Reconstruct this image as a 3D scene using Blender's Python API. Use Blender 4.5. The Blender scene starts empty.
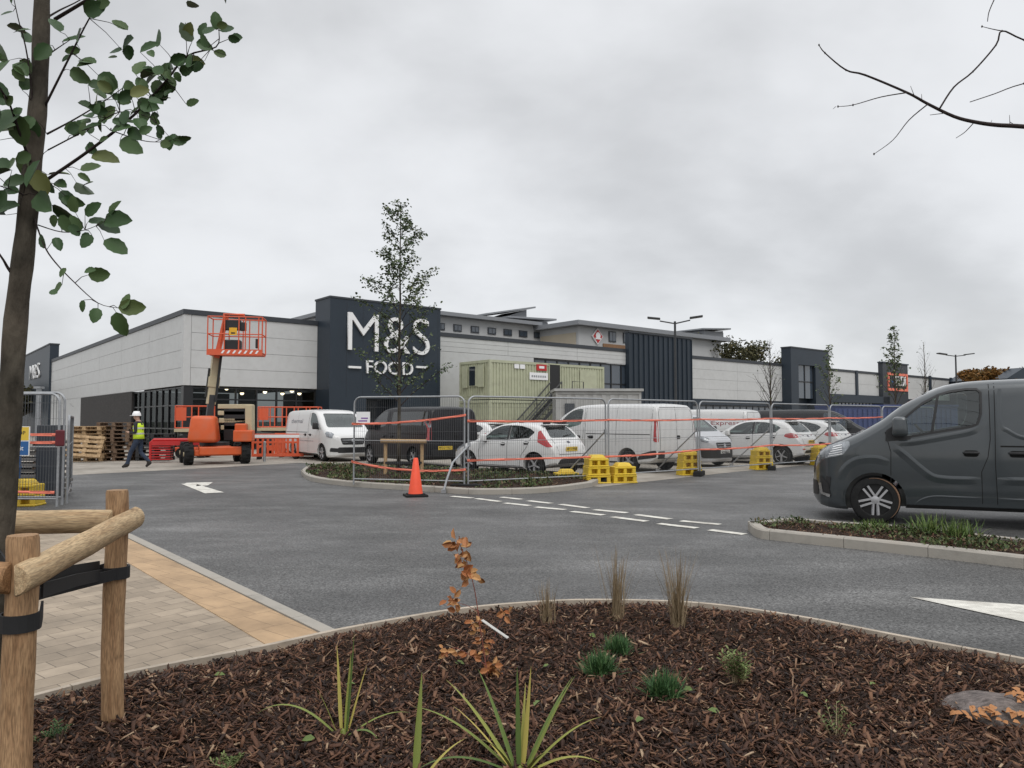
import bpy, bmesh, math, random
import numpy as np
from mathutils import Vector, Matrix, Euler
from mathutils.bvhtree import BVHTree
R = math.radians
random.seed(7)
SC = bpy.context.scene
COL = SC.collection
# ------------------------------------------------------------------ camera
FPX, CX, CY, PITCH, H = 750.0, 512.0, 384.0, math.atan(37/750.0), 1.5
cd = bpy.data.cameras.new('camera'); cam = bpy.data.objects.new('camera', cd); COL.objects.link(cam)
cam.location = (0, 0, H); cam.rotation_euler = (R(90)+PITCH, 0, 0)
cd.sensor_width = 36; cd.lens = FPX/1024*36; cd.clip_start = 0.05; cd.clip_end = 3000
SC.camera = cam
def ray(px, py):
    a, b = (px-CX)/FPX, (CY-py)/FPX
    c, s = math.cos(PITCH), math.sin(PITCH)
    return Vector((a, c-b*s, s+b*c))
def G(px, py, z=0.0):                      # point of the photograph that lies on level z
    d = ray(px, py); t = (z-H)/d.z
    return Vector((d.x*t, d.y*t, z))
def P(px, py, Y):                          # point of the photograph at distance Y
    d = ray(px, py); t = Y/d.y
    return Vector((d.x*t, Y, H+d.z*t))
# ------------------------------------------------------------------ mesh helper
class MB:
    def __init__(s): s.v = []; s.f = []; s.m = []
    def add(s, vs, fs, m=0):
        n = len(s.v); s.v += [tuple(v) for v in vs]
        s.f += [tuple(i+n for i in f) for f in fs]; s.m += [m]*len(fs); return s
    def box(s, c, d, rz=0, m=0, M=None, taper=1.0):
        x, y, z = d[0]/2, d[1]/2, d[2]/2
        vs = [(-x,-y,-z),(x,-y,-z),(x,y,-z),(-x,y,-z),(-x*taper,-y*taper,z),(x*taper,-y*taper,z),(x*taper,y*taper,z),(-x*taper,y*taper,z)]
        T = Matrix.Translation(c) @ (M.to_4x4() if M is not None else Matrix.Rotation(rz, 4, 'Z'))
        return s.add([T @ Vector(v) for v in vs], [(0,3,2,1),(4,5,6,7),(0,1,5,4),(1,2,6,5),(2,3,7,6),(3,0,4,7)], m)
    def bx(s, x0, x1, y0, y1, z0, z1, m=0):
        return s.box(((x0+x1)/2,(y0+y1)/2,(z0+z1)/2), (abs(x1-x0),abs(y1-y0),abs(z1-z0)), 0, m)
    def bar(s, a, b, w, h=None, m=0):
        a, b = Vector(a), Vector(b); d = b-a; L = d.length
        if L < 1e-6: return s
        M = d.to_track_quat('X', 'Z').to_matrix()
        return s.box((a+b)/2, (L, w, h or w), 0, m, M)
    def tube(s, pts, r, n=8, m=0, cap=True):
        pts = [Vector(p) for p in pts]; k = len(pts)
        rs = r if isinstance(r, (list, tuple)) else [r]*k
        t0 = (pts[1]-pts[0]).normalized()
        u = t0.cross(Vector((0,0,1)) if abs(t0.z) < .9 else Vector((1,0,0))).normalized()
        vs = []
        for i, p in enumerate(pts):
            t = (pts[min(i+1,k-1)]-pts[max(i-1,0)]).normalized()
            u = (u - t*u.dot(t)); u = u.normalized() if u.length > 1e-6 else t.orthogonal().normalized()
            w = t.cross(u)
            for j in range(n):
                a = 2*math.pi*j/n; vs.append(p + (u*math.cos(a)+w*math.sin(a))*rs[i])
        fs = [(i*n+j, i*n+(j+1)%n, (i+1)*n+(j+1)%n, (i+1)*n+j) for i in range(k-1) for j in range(n)]
        if cap: fs += [tuple(reversed(range(n))), tuple(range((k-1)*n, k*n))]
        return s.add(vs, fs, m)
    def prism(s, poly, ax, a, b, m=0):         # 2-D outline pushed along an axis from a to b
        def mk(p, t): return {'x': (t,p[0],p[1]), 'y': (p[0],t,p[1]), 'z': (p[0],p[1],t)}[ax]
        n = len(poly); vs = [mk(p,a) for p in poly]+[mk(p,b) for p in poly]
        fs = [tuple(reversed(range(n))), tuple(range(n,2*n))]+[(i,(i+1)%n,n+(i+1)%n,n+i) for i in range(n)]
        return s.add(vs, fs, m)
    def lathe(s, prof, n=24, M=None, m=0, closed=False):
        M = M or Matrix.Identity(4); k = len(prof); vs = []
        for r, z in prof:
            for j in range(n):
                a = 2*math.pi*j/n; vs.append(M @ Vector((r*math.cos(a), r*math.sin(a), z)))
        rng = range(k) if closed else range(k-1)
        fs = [(i*n+j, i*n+(j+1)%n, ((i+1)%k)*n+(j+1)%n, ((i+1)%k)*n+j) for i in rng for j in range(n)]
        if not closed: fs += [tuple(reversed(range(n))), tuple(range((k-1)*n, k*n))]
        return s.add(vs, fs, m)
    def ball(s, c, r, n=10, sc=(1,1,1), m=0):
        k = max(4, n//2); prof = [(max(1e-3, r*math.sin(math.pi*i/k)), -r*math.cos(math.pi*i/k)) for i in range(k+1)]
        M = Matrix.Translation(c) @ Matrix.Diagonal((*sc, 1)); return s.lathe(prof, n, M, m)
    def leaf(s, p, d, nrm, L, W, fold=.25, m=0, curl=0.0):
        p, d = Vector(p), Vector(d).normalized(); sd = d.cross(nrm)
        sd = sd.normalized() if sd.length > 1e-4 else d.orthogonal().normalized()
        up = sd.cross(d); f = up*(W*fold); cv = up*(-curl*L)
        vs = [p, p+d*L*.33-sd*W*.46+f+cv*.1, p+d*L*.72-sd*W*.40+f+cv*.5, p+d*L+cv, p+d*L*.72+sd*W*.40+f+cv*.5, p+d*L*.33+sd*W*.46+f+cv*.1, p+d*L*.33+cv*.1, p+d*L*.72+cv*.5]
        return s.add(vs, [(0,6,1),(1,6,7,2),(2,7,3),(0,5,6),(5,4,7,6),(4,3,7)], m)
    def leaf2(s, p, d, nrm, L, W, fold=.18, curl=.1, m=0, rng=random):     # rounded leaf with toothed edge
        p, d = Vector(p), Vector(d).normalized(); sd = d.cross(nrm)
        sd = sd.normalized() if sd.length > 1e-4 else d.orthogonal().normalized(); up = sd.cross(d); n = 8; vs = []
        tw = rng.uniform(-.25,.25)
        for i in range(n+1):
            t = i/n; w = W*.5*(math.sin(math.pi*min(1,t**.85))**.62 if 0 < t < 1 else 0); w *= 1+(.06 if i%2 else -.04)
            c = p+d*L*t+up*(-curl*L*t*t); e = up*(w*fold*2); q = sd*math.cos(tw*t)+up*math.sin(tw*t)
            vs += [c-q*w+e, c-q*w*.5+e*.35, c, c+q*w*.5+e*.35, c+q*w+e]
        return s.add(vs, [(i*5+j, i*5+j+1, (i+1)*5+j+1, (i+1)*5+j) for i in range(n) for j in range(4)], m)
    def build(s, name, mats, parent=None, smooth=False, bevel=0, seg=2, fix=True):
        me = bpy.data.meshes.new(name)
        me.from_pydata(s.v, [], s.f)
        me.polygons.foreach_set('material_index', s.m)
        if bevel or fix:
            bm = bmesh.new(); bm.from_mesh(me)
            if fix and len(bm.faces) < 60000: bmesh.ops.recalc_face_normals(bm, faces=bm.faces)
            if bevel:
                es = [e for e in bm.edges if len(e.link_faces) == 2 and e.calc_face_angle(0) > .5]
                bmesh.ops.bevel(bm, geom=es, offset=bevel, segments=seg, profile=.5, affect='EDGES', clamp_overlap=True)
            bm.to_mesh(me); bm.free()
        return link(name, me, mats, parent, smooth)
def link(name, me, mats, parent=None, smooth=False):
    for m in (mats if isinstance(mats, (list, tuple)) else [mats]): me.materials.append(m)
    if smooth:
        me.polygons.foreach_set('use_smooth', [True]*len(me.polygons))
        if smooth != 'all':
            try: me.set_sharp_from_angle(angle=R(38))
            except Exception: pass
    me.update()
    o = bpy.data.objects.new(name, me); COL.objects.link(o)
    if parent is not None: o.parent = parent
    return o
def tag(o, label, cat, group=None, kind=None):
    o['label'] = label; o['category'] = cat
    if group: o['group'] = group
    if kind: o['kind'] = kind
    return o
def thing(name, label, cat, loc=(0,0,0), rz=0, group=None):
    o = bpy.data.objects.new(name, None); COL.objects.link(o); o.empty_display_size = .2
    o.location = loc; o.rotation_euler = (0,0,rz)
    return tag(o, label, cat, group)
def struct(o): o['kind'] = 'structure'; return o
def text_mesh(s, size, depth=.01, off=0.0, bold=0):
    cu = bpy.data.curves.new('txt', 'FONT'); cu.body = s; cu.size = size; cu.extrude = depth; cu.offset = off
    cu.align_x = 'CENTER'; cu.align_y = 'CENTER'; cu.resolution_u = 6
    o = bpy.data.objects.new('txt', cu); COL.objects.link(o)
    me = bpy.data.meshes.new_from_object(o); bpy.data.objects.remove(o); bpy.data.curves.remove(cu)
    return me
def put_text(name, s, size, mat, parent, M, depth=.004, off=0.0, width=None):
    me = text_mesh(s, size, depth, off)
    if width:
        xs = [v.co.x for v in me.vertices]; w = max(xs)-min(xs); c = (max(xs)+min(xs))/2
        for v in me.vertices: v.co.x = (v.co.x-c)*width/w
    me.transform(M)
    me.materials.clear()
    return link(name, me, mat, parent)
def face_M(origin, right, up):               # matrix that stands text on a plane
    r, u = Vector(right).normalized(), Vector(up).normalized(); n = r.cross(u)
    M = Matrix((r, u, n)).transposed().to_4x4(); M.translation = origin; return M
# ------------------------------------------------------------------ materials
def nt(name):
    m = bpy.data.materials.new(name); m.use_nodes = True; t = m.node_tree
    return m, t, t.nodes, t.links, t.nodes['Principled BSDF']
def mat(name, col, rough=.6, var=.12, scale=6, metal=0, coat=0, bump=0, bscale=40, spec=.5, stretch=None, isl=0.0, dirt=0):
    m, t, N, L, b = nt(name)
    b.inputs['Roughness'].default_value = rough; b.inputs['Metallic'].default_value = metal
    b.inputs['Coat Weight'].default_value = coat; b.inputs['Coat Roughness'].default_value = .08
    b.inputs['Specular IOR Level'].default_value = spec
    tc = N.new('ShaderNodeTexCoord'); mp = N.new('ShaderNodeMapping'); L.new(tc.outputs['Object'], mp.inputs[0])
    if stretch: mp.inputs['Scale'].default_value = stretch
    nz = N.new('ShaderNodeTexNoise'); nz.inputs['Scale'].default_value = scale; nz.inputs['Detail'].default_value = 6; nz.inputs['Roughness'].default_value = .6
    L.new(mp.outputs[0], nz.inputs['Vector'])
    hv = N.new('ShaderNodeHueSaturation'); hv.inputs['Color'].default_value = (*col, 1)
    mr = N.new('ShaderNodeMapRange'); mr.inputs[1].default_value = .3; mr.inputs[2].default_value = .7
    mr.inputs[3].default_value = 1-var; mr.inputs[4].default_value = 1+var
    L.new(nz.outputs['Fac'], mr.inputs[0])
    src = mr.outputs[0]
    if isl:
        g = N.new('ShaderNodeNewGeometry'); m2 = N.new('ShaderNodeMapRange'); m2.inputs[3].default_value = 1-isl; m2.inputs[4].default_value = 1+isl
        L.new(g.outputs['Random Per Island'], m2.inputs[0]); mm = N.new('ShaderNodeMath'); mm.operation = 'MULTIPLY'
        L.new(src, mm.inputs[0]); L.new(m2.outputs[0], mm.inputs[1]); src = mm.outputs[0]
    L.new(src, hv.inputs['Value']); L.new(hv.outputs[0], b.inputs['Base Color'])
    if dirt:
        n2 = N.new('ShaderNodeTexNoise'); n2.inputs['Scale'].default_value = 3; n2.inputs['Detail'].default_value = 8
        L.new(tc.outputs['Object'], n2.inputs['Vector'])
        m3 = N.new('ShaderNodeMapRange'); m3.inputs[1].default_value = .45; m3.inputs[2].default_value = .75; m3.inputs[3].default_value = 0; m3.inputs[4].default_value = dirt
        L.new(n2.outputs['Fac'], m3.inputs[0])
        mx = N.new('ShaderNodeMixRGB'); mx.inputs[2].default_value = (.16,.13,.10,1); L.new(m3.outputs[0], mx.inputs[0]); L.new(hv.outputs[0], mx.inputs[1]); L.new(mx.outputs[0], b.inputs['Base Color'])
    if bump:
        n3 = N.new('ShaderNodeTexNoise'); n3.inputs['Scale'].default_value = bscale; n3.inputs['Detail'].default_value = 4
        L.new(mp.outputs[0], n3.inputs['Vector'])
        bp = N.new('ShaderNodeBump'); bp.inputs['Strength'].default_value = bump; bp.inputs['Distance'].default_value = .01
        L.new(n3.outputs['Fac'], bp.inputs['Height']); L.new(bp.outputs[0], b.inputs['Normal'])
    return m
def ramp_mat(name, cols, rough=.7, back=None, spec=.3):   # a colour per leaf or chip, drawn from a ramp
    m, t, N, L, b = nt(name); b.inputs['Roughness'].default_value = rough; b.inputs['Specular IOR Level'].default_value = spec
    g = N.new('ShaderNodeNewGeometry'); cr = N.new('ShaderNodeValToRGB'); e = cr.color_ramp.elements
    while len(e) < len(cols): e.new(.5)
    for i, (p, c) in enumerate(cols): e[i].position = p; e[i].color = (*c, 1)
    L.new(g.outputs['Random Per Island'], cr.inputs[0]); L.new(cr.outputs[0], b.inputs['Base Color'])
    if back:
        mx = N.new('ShaderNodeMixRGB'); mx.inputs[2].default_value = (*back, 1); L.new(g.outputs['Backfacing'], mx.inputs[0]); L.new(cr.outputs[0], mx.inputs[1]); L.new(mx.outputs[0], b.inputs['Base Color'])
    return m
def glass(name, tint, refl=.08, ior=1.5, cap=1.0):
    m, t, N, L, b = nt(name); out = N['Material Output']; N.remove(b)
    tr = N.new('ShaderNodeBsdfTransparent'); tr.inputs[0].default_value = (*tint, 1)
    gl = N.new('ShaderNodeBsdfGlossy'); gl.inputs['Roughness'].default_value = .02; gl.inputs['Color'].default_value = (.9,.95,.95,1)
    fr = N.new('ShaderNodeFresnel'); fr.inputs[0].default_value = ior
    ad = N.new('ShaderNodeMath'); ad.operation = 'ADD'; ad.inputs[1].default_value = refl; ad.use_clamp = True; L.new(fr.outputs[0], ad.inputs[0])
    mn = N.new('ShaderNodeMath'); mn.operation = 'MINIMUM'; mn.inputs[1].default_value = cap; L.new(ad.outputs[0], mn.inputs[0])
    mx = N.new('ShaderNodeMixShader'); L.new(mn.outputs[0], mx.inputs[0]); L.new(tr.outputs[0], mx.inputs[1]); L.new(gl.outputs[0], mx.inputs[2])
    L.new(mx.outputs[0], out.inputs['Surface']); return m
def emis(name, col, st):
    m, t, N, L, b = nt(name); b.inputs['Emission Color'].default_value = (*col,1); b.inputs['Emission Strength'].default_value = st; b.inputs['Base Color'].default_value = (*col,1); return m
def asphalt():
    m, t, N, L, b = nt('asphalt')
    tc = N.new('ShaderNodeTexCoord')
    def noise(s, d=4, r=.6, st=None):
        n = N.new('ShaderNodeTexNoise'); n.inputs['Scale'].default_value = s; n.inputs['Detail'].default_value = d; n.inputs['Roughness'].default_value = r
        if st:
            mp = N.new('ShaderNodeMapping'); mp.inputs['Scale'].default_value = st; mp.inputs['Rotation'].default_value = (0,0,R(35)); L.new(tc.outputs['Object'], mp.inputs[0]); L.new(mp.outputs[0], n.inputs['Vector'])
        else: L.new(tc.outputs['Object'], n.inputs['Vector'])
        return n
    def mr(src, a, b_, c, d):
        k = N.new('ShaderNodeMapRange'); k.inputs[1].default_value = a; k.inputs[2].default_value = b_; k.inputs[3].default_value = c; k.inputs[4].default_value = d; L.new(src, k.inputs[0]); return k.outputs[0]
    def mul(a, c):
        k = N.new('ShaderNodeMath'); k.operation = 'MULTIPLY'; L.new(a, k.inputs[0]); L.new(c, k.inputs[1]); return k.outputs[0]
    fine = noise(45, 3, .6); vo = N.new('ShaderNodeTexVoronoi'); vo.inputs['Scale'].default_value = 70; L.new(tc.outputs['Object'], vo.inputs['Vector'])
    sp = mr(vo.outputs['Color'], .0, 1, .35, 1.9)
    big = mr(noise(.35, 5, .65).outputs['Fac'], .34, .68, .72, 1.32)
    streak = mr(noise(.9, 5, .6, (.5,1.6,1)).outputs['Fac'], .46, .70, .94, 1.42)
    f = mul(mul(mul(mr(fine.outputs['Fac'], .3, .7, .65, 1.35), sp), big), streak)
    hv = N.new('ShaderNodeHueSaturation'); hv.inputs['Color'].default_value = (.079,.078,.076,1); L.new(f, hv.inputs['Value']); L.new(hv.outputs[0], b.inputs['Base Color'])
    L.new(mr(noise(.5, 4).outputs['Fac'], .35, .65, .46, .72), b.inputs['Roughness']); b.inputs['Specular IOR Level'].default_value = .35
    bp = N.new('ShaderNodeBump'); bp.inputs['Strength'].default_value = .5; bp.inputs['Distance'].default_value = .006; L.new(vo.outputs['Distance'], bp.inputs['Height']); L.new(bp.outputs[0], b.inputs['Normal'])
    return m
def paving(name, c1, c2, mortar, bw, bh, rot, wall=False):
    m, t, N, L, b = nt(name); tc = N.new('ShaderNodeTexCoord'); mp = N.new('ShaderNodeMapping'); mp.inputs['Rotation'].default_value = (0,0,rot); L.new(tc.outputs['Object'], mp.inputs[0])
    if wall:
        sp_ = N.new('ShaderNodeSeparateXYZ'); cb_ = N.new('ShaderNodeCombineXYZ'); L.new(tc.outputs['Object'], sp_.inputs[0]); L.new(sp_.outputs[1], cb_.inputs[0]); L.new(sp_.outputs[2], cb_.inputs[1]); L.new(cb_.outputs[0], mp.inputs[0])
    br = N.new('ShaderNodeTexBrick'); L.new(mp.outputs[0], br.inputs['Vector']); br.inputs['Scale'].default_value = 1; br.inputs['Brick Width'].default_value = bw; br.inputs['Row Height'].default_value = bh
    br.inputs['Mortar Size'].default_value = .003; br.inputs['Mortar Smooth'].default_value = .2; br.inputs['Color1'].default_value = (*c1,1); br.inputs['Color2'].default_value = (*c2,1); br.inputs['Mortar'].default_value = (*mortar,1); br.inputs['Bias'].default_value = -.35
    nz = N.new('ShaderNodeTexNoise'); nz.inputs['Scale'].default_value = 2.2; nz.inputs['Detail'].default_value = 8; nz.inputs['Roughness'].default_value = .7; L.new(mp.outputs[0], nz.inputs['Vector'])
    mr = N.new('ShaderNodeMapRange'); mr.inputs[1].default_value = .3; mr.inputs[2].default_value = .7; mr.inputs[3].default_value = .72; mr.inputs[4].default_value = 1.25; L.new(nz.outputs['Fac'], mr.inputs[0])
    hv = N.new('ShaderNodeHueSaturation'); L.new(br.outputs['Color'], hv.inputs['Color']); L.new(mr.outputs[0], hv.inputs['Value']); L.new(hv.outputs[0], b.inputs['Base Color'])
    b.inputs['Roughness'].default_value = .75
    bp = N.new('ShaderNodeBump'); bp.invert = True; bp.inputs['Strength'].default_value = .6; bp.inputs['Distance'].default_value = .006; L.new(br.outputs['Fac'], bp.inputs['Height']); L.new(bp.outputs[0], b.inputs['Normal'])
    return m
def wood(name, c1, c2, axis_scale=(1,1,14), rough=.7, ang=None):
    m, t, N, L, b = nt(name); tc = N.new('ShaderNodeTexCoord'); mp = N.new('ShaderNodeMapping'); mp.inputs['Scale'].default_value = axis_scale; L.new(tc.outputs['Object'], mp.inputs[0])
    if ang is not None: mp.vector_type = 'TEXTURE'; mp.inputs['Rotation'].default_value = (0,0,ang); mp.inputs['Scale'].default_value = tuple(1/v for v in axis_scale)
    n = N.new('ShaderNodeTexNoise'); n.inputs['Scale'].default_value = 5; n.inputs['Detail'].default_value = 8; n.inputs['Distortion'].default_value = .6; L.new(mp.outputs[0], n.inputs['Vector'])
    cr = N.new('ShaderNodeValToRGB'); cr.color_ramp.elements[0].position = .32; cr.color_ramp.elements[0].color = (*c2,1); cr.color_ramp.elements[1].position = .62; cr.color_ramp.elements[1].color = (*c1,1); L.new(n.outputs['Fac'], cr.inputs[0])
    n2 = N.new('ShaderNodeTexNoise'); n2.inputs['Scale'].default_value = 7; n2.inputs['Detail'].default_value = 3; L.new(tc.outputs['Object'], n2.inputs['Vector'])
    c2r = N.new('ShaderNodeMapRange'); c2r.inputs[1].default_value = .66; c2r.inputs[2].default_value = .74; c2r.inputs[3].default_value = 0; c2r.inputs[4].default_value = .6; L.new(n2.outputs['Fac'], c2r.inputs[0])
    mx = N.new('ShaderNodeMixRGB'); mx.inputs[2].default_value = (c2[0]*.45,c2[1]*.4,c2[2]*.4,1); L.new(c2r.outputs[0], mx.inputs[0]); L.new(cr.outputs[0], mx.inputs[1]); L.new(mx.outputs[0], b.inputs['Base Color'])
    n4 = N.new('ShaderNodeTexNoise'); n4.inputs['Scale'].default_value = 26; n4.inputs['Detail'].default_value = 5; L.new(mp.outputs[0], n4.inputs['Vector'])
    m4 = N.new('ShaderNodeMapRange'); m4.inputs[1].default_value = .35; m4.inputs[2].default_value = .62; m4.inputs[3].default_value = .62; m4.inputs[4].default_value = 1.12; L.new(n4.outputs['Fac'], m4.inputs[0])
    h4 = N.new('ShaderNodeHueSaturation'); L.new(mx.outputs[0], h4.inputs['Color']); L.new(m4.outputs[0], h4.inputs['Value']); L.new(h4.outputs[0], b.inputs['Base Color'])
    b.inputs['Roughness'].default_value = rough; b.inputs['Specular IOR Level'].default_value = .25
    bp = N.new('ShaderNodeBump'); bp.inputs['Strength'].default_value = .35; bp.inputs['Distance'].default_value = .004; L.new(n.outputs['Fac'], bp.inputs['Height']); L.new(bp.outputs[0], b.inputs['Normal'])
    return m
K = {}
K['asphalt'] = asphalt()
K['dusty'] = mat('dusty_subbase', (.30,.275,.24), .9, .3, .7, bump=.3, bscale=30, spec=.2, dirt=.4)
K['ground'] = mat('far_ground', (.10,.105,.09), .9, .3, .05)
K['kerb'] = mat('kerb_concrete', (.36,.335,.295), .85, .22, 3, bump=.25, bscale=60, spec=.25, dirt=.45)
K['edging'] = mat('edging_concrete', (.42,.36,.29), .85, .2, 8, bump=.2, bscale=80, spec=.2, dirt=.3)
K['paint'] = mat('road_paint', (.64,.62,.56), .75, .2, 14, bump=.3, bscale=120, dirt=.6)
K['paving'] = paving('block_paving', (.28,.225,.165), (.39,.315,.235), (.12,.095,.07), .24, .16, R(-52))
K['band'] = paving('buff_band_paving', (.38,.255,.145), (.45,.305,.175), (.24,.16,.09), .20, .40, R(-50.2))
K['soil'] = mat('mulch_soil', (.035,.022,.015), .95, .4, 14, bump=1, bscale=30, spec=.15)
K['clad'] = mat('pale_grey_cladding', (.52,.525,.52), .42, .05, .6, spec=.4, dirt=.10)
K['clad_line'] = mat('cladding_joint', (.25,.25,.25), .6, .05)
K['navy'] = mat('navy_metal_panel', (.022,.032,.045), .45, .08, .8, spec=.4)
K['trim'] = mat('anthracite_trim', (.035,.04,.048), .5, .05)
K['brick'] = paving('dark_brick', (.024,.021,.020), (.042,.036,.034), (.055,.052,.05), .225, .075, 0, True)
K['frame'] = mat('black_mullion', (.012,.013,.015), .4, .05)
K['store_glass'] = glass('store_glass', (.42,.44,.44), .0, 1.25, .10)
K['dark_glass'] = mat('dark_window_glass', (.02,.026,.034), .04, .05, 1, spec=.8)
K['blue_glass'] = mat('sky_window_glass', (.05,.065,.085), .05, .1, 1, spec=1)
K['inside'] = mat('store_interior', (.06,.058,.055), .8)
K['board'] = mat('plywood_board', (.30,.22,.14), .8, .15, 3)
K['white'] = mat('white_letter', (.80,.80,.80), .4, .02)
K['lamp'] = emis('warm_lamp', (1,.78,.5), 14)
K['green'] = mat('pale_green_cabin', (.43,.445,.315), .55, .07, 2, dirt=.25)
K['grey'] = mat('grey_cabin', (.36,.36,.35), .6, .08, 2, dirt=.2)
K['galv'] = mat('galvanised_steel', (.34,.35,.36), .42, .15, 12, metal=.6)
K['dark_steel'] = mat('dark_steel', (.03,.032,.034), .5, .1)
K['wire'] = mat('mesh_wire', (.13,.135,.14), .5, .1, 12, metal=.5)
K['rubber'] = mat('black_rubber', (.018,.018,.018), .85, .2, 20, spec=.2)
K['orange'] = mat('orange_machine_paint', (.62,.10,.02), .45, .12, 3, dirt=.35)
K['orange_red'] = mat('red_orange_paint', (.66,.10,.035), .5, .1, 3, dirt=.25)
K['tape'] = mat('orange_tape', (.78,.20,.13), .55, .15, 6)
K['cone'] = mat('cone_orange', (.85,.09,.035), .5, .08, 5)
K['cream'] = mat('cream_boom_paint', (.50,.43,.28), .5, .12, 3, dirt=.35)
K['yellow'] = mat('yellow_plastic', (.68,.47,.03), .5, .12, 6, dirt=.3)
K['red'] = mat('red_plastic', (.45,.02,.02), .4, .1)
K['blue'] = mat('blue_plastic', (.02,.10,.28), .45, .1)
K['bluebox'] = mat('blue_painted_steel', (.04,.06,.165), .55, .08, 1)
K['pallet'] = wood('fresh_pallet_wood', (.50,.35,.20), (.32,.21,.11), (2,2,2))
K['pallet_old'] = wood('weathered_pallet_wood', (.20,.135,.09), (.10,.065,.045), (2,2,2))
K['black'] = mat('black_plastic', (.015,.015,.016), .5, .1)
K['hotel'] = mat('hotel_render', (.45,.455,.455), .7, .05, .5)
K['hotel_roof'] = mat('hotel_roof_metal', (.23,.24,.255), .5, .06)
K['hotel_cream'] = mat('hotel_cream_panel', (.44,.385,.295), .7, .05, .5)
K['hotel_brown'] = mat('hotel_timber_band', (.22,.12,.06), .7, .2, 1)
K['stake'] = wood('peeled_stake_wood', (.52,.36,.20), (.36,.23,.12), (9,9,.9))
K['stake_brown'] = wood('brown_stake_wood', (.40,.25,.135), (.27,.155,.08), (9,9,.9))
K['bark'] = mat('smooth_bark', (.062,.054,.042), .9, .6, 14, bump=1, bscale=45, stretch=(1,1,.4), spec=.15, dirt=.55)
K['twig'] = mat('dark_twig', (.035,.026,.024), .85, .2, 20, spec=.2)
K['strap'] = mat('black_strap', (.012,.012,.013), .7, .15, 15)
K['leaf_near'] = ramp_mat('alder_leaf', [(0,(.026,.060,.020)),(.5,(.045,.092,.030)),(.92,(.075,.12,.040)),(1,(.15,.16,.05))], .5, back=(.06,.085,.045))
K['leaf_mid'] = ramp_mat('sapling_leaf', [(0,(.050,.078,.042)),(.6,(.09,.125,.06)),(1,(.16,.18,.085))], .6)
K['leaf_far'] = ramp_mat('hedge_tree_leaf', [(0,(.03,.034,.018)),(.6,(.07,.07,.03)),(1,(.13,.11,.05))], .7)
K['leaf_autumn'] = ramp_mat('autumn_leaf', [(0,(.16,.075,.02)),(.5,(.26,.13,.035)),(1,(.11,.085,.03))], .7)
K['leaf_cover'] = ramp_mat('ground_cover_leaf', [(0,(.03,.045,.018)),(.45,(.065,.095,.03)),(.75,(.11,.13,.05)),(.9,(.16,.12,.07)),(1,(.13,.07,.045))], .6)
# ------------------------------------------------------------------ sky and light
w = bpy.data.worlds.new('World'); SC.world = w; w.use_nodes = True
N, L = w.node_tree.nodes, w.node_tree.links; bg = N['Background']
sky = N.new('ShaderNodeTexSky'); sky.sky_type = 'NISHITA'; sky.sun_disc = False; sky.sun_elevation = R(38); sky.sun_rotation = R(200)
tc = N.new('ShaderNodeTexCoord'); sx = N.new('ShaderNodeSeparateXYZ'); L.new(tc.outputs['Generated'], sx.inputs[0])
def math_(op, a, b=None, c=None):
    k = N.new('ShaderNodeMath'); k.operation = op
    for i, v in enumerate((a, b, c)):
        if v is None: continue
        if isinstance(v, (int, float)): k.inputs[i].default_value = v
        else: L.new(v, k.inputs[i])
    return k.outputs[0]
zz = math_('MAXIMUM', sx.outputs['Z'], 0.0); dn = math_('ADD', zz, .42)
cb = N.new('ShaderNodeCombineXYZ'); L.new(math_('DIVIDE', sx.outputs['X'], dn), cb.inputs[0]); L.new(math_('DIVIDE', sx.outputs['Y'], dn), cb.inputs[1])
def cloud(scale, det, off, rough=.55, dist=.3):
    mp = N.new('ShaderNodeMapping'); mp.inputs['Location'].default_value = off; mp.inputs['Scale'].default_value = (1.5,1.8,1); L.new(cb.outputs[0], mp.inputs[0])
    n = N.new('ShaderNodeTexNoise'); n.inputs['Scale'].default_value = scale; n.inputs['Detail'].default_value = det; n.inputs['Roughness'].default_value = rough; n.inputs['Distortion'].default_value = dist; L.new(mp.outputs[0], n.inputs['Vector']); return n.outputs['Fac']
c1 = cloud(.55, 4, (3.1,1.7,0)); c2 = cloud(1.7, 5, (0.4,5.2,0), .55, .1)
cl = math_('ADD', math_('MULTIPLY', c1, .66), math_('MULTIPLY', c2, .34))
mr = N.new('ShaderNodeMapRange'); mr.interpolation_type = 'SMOOTHSTEP'; mr.inputs[1].default_value = .36; mr.inputs[2].default_value = .62; mr.inputs[3].default_value = 5.15; mr.inputs[4].default_value = 7.3; L.new(cl, mr.inputs[0])
up = N.new('ShaderNodeMapRange'); up.inputs[1].default_value = .5; up.inputs[2].default_value = 1; up.inputs[3].default_value = 1; up.inputs[4].default_value = 2.3; L.new(zz, up.inputs[0])
hz = N.new('ShaderNodeMapRange'); hz.inputs[1].default_value = 0; hz.inputs[2].default_value = .22; hz.inputs[3].default_value = 1.04; hz.inputs[4].default_value = 1; L.new(zz, hz.inputs[0])
val = math_('MULTIPLY', math_('MULTIPLY', mr.outputs[0], up.outputs[0]), hz.outputs[0])
cc = N.new('ShaderNodeCombineXYZ'); L.new(math_('MULTIPLY', val, .985), cc.inputs[0]); L.new(val, cc.inputs[1]); L.new(math_('MULTIPLY', val, 1.025), cc.inputs[2])
mx = N.new('ShaderNodeMixRGB'); mx.inputs[0].default_value = .94; L.new(sky.outputs[0], mx.inputs[1]); L.new(cc.outputs[0], mx.inputs[2])
L.new(mx.outputs[0], bg.inputs['Color']); bg.inputs['Strength'].default_value = .1
sd = bpy.data.lights.new('sun', 'SUN'); sd.energy = 1.0; sd.angle = R(35); sd.color = (1,.97,.93)
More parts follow.
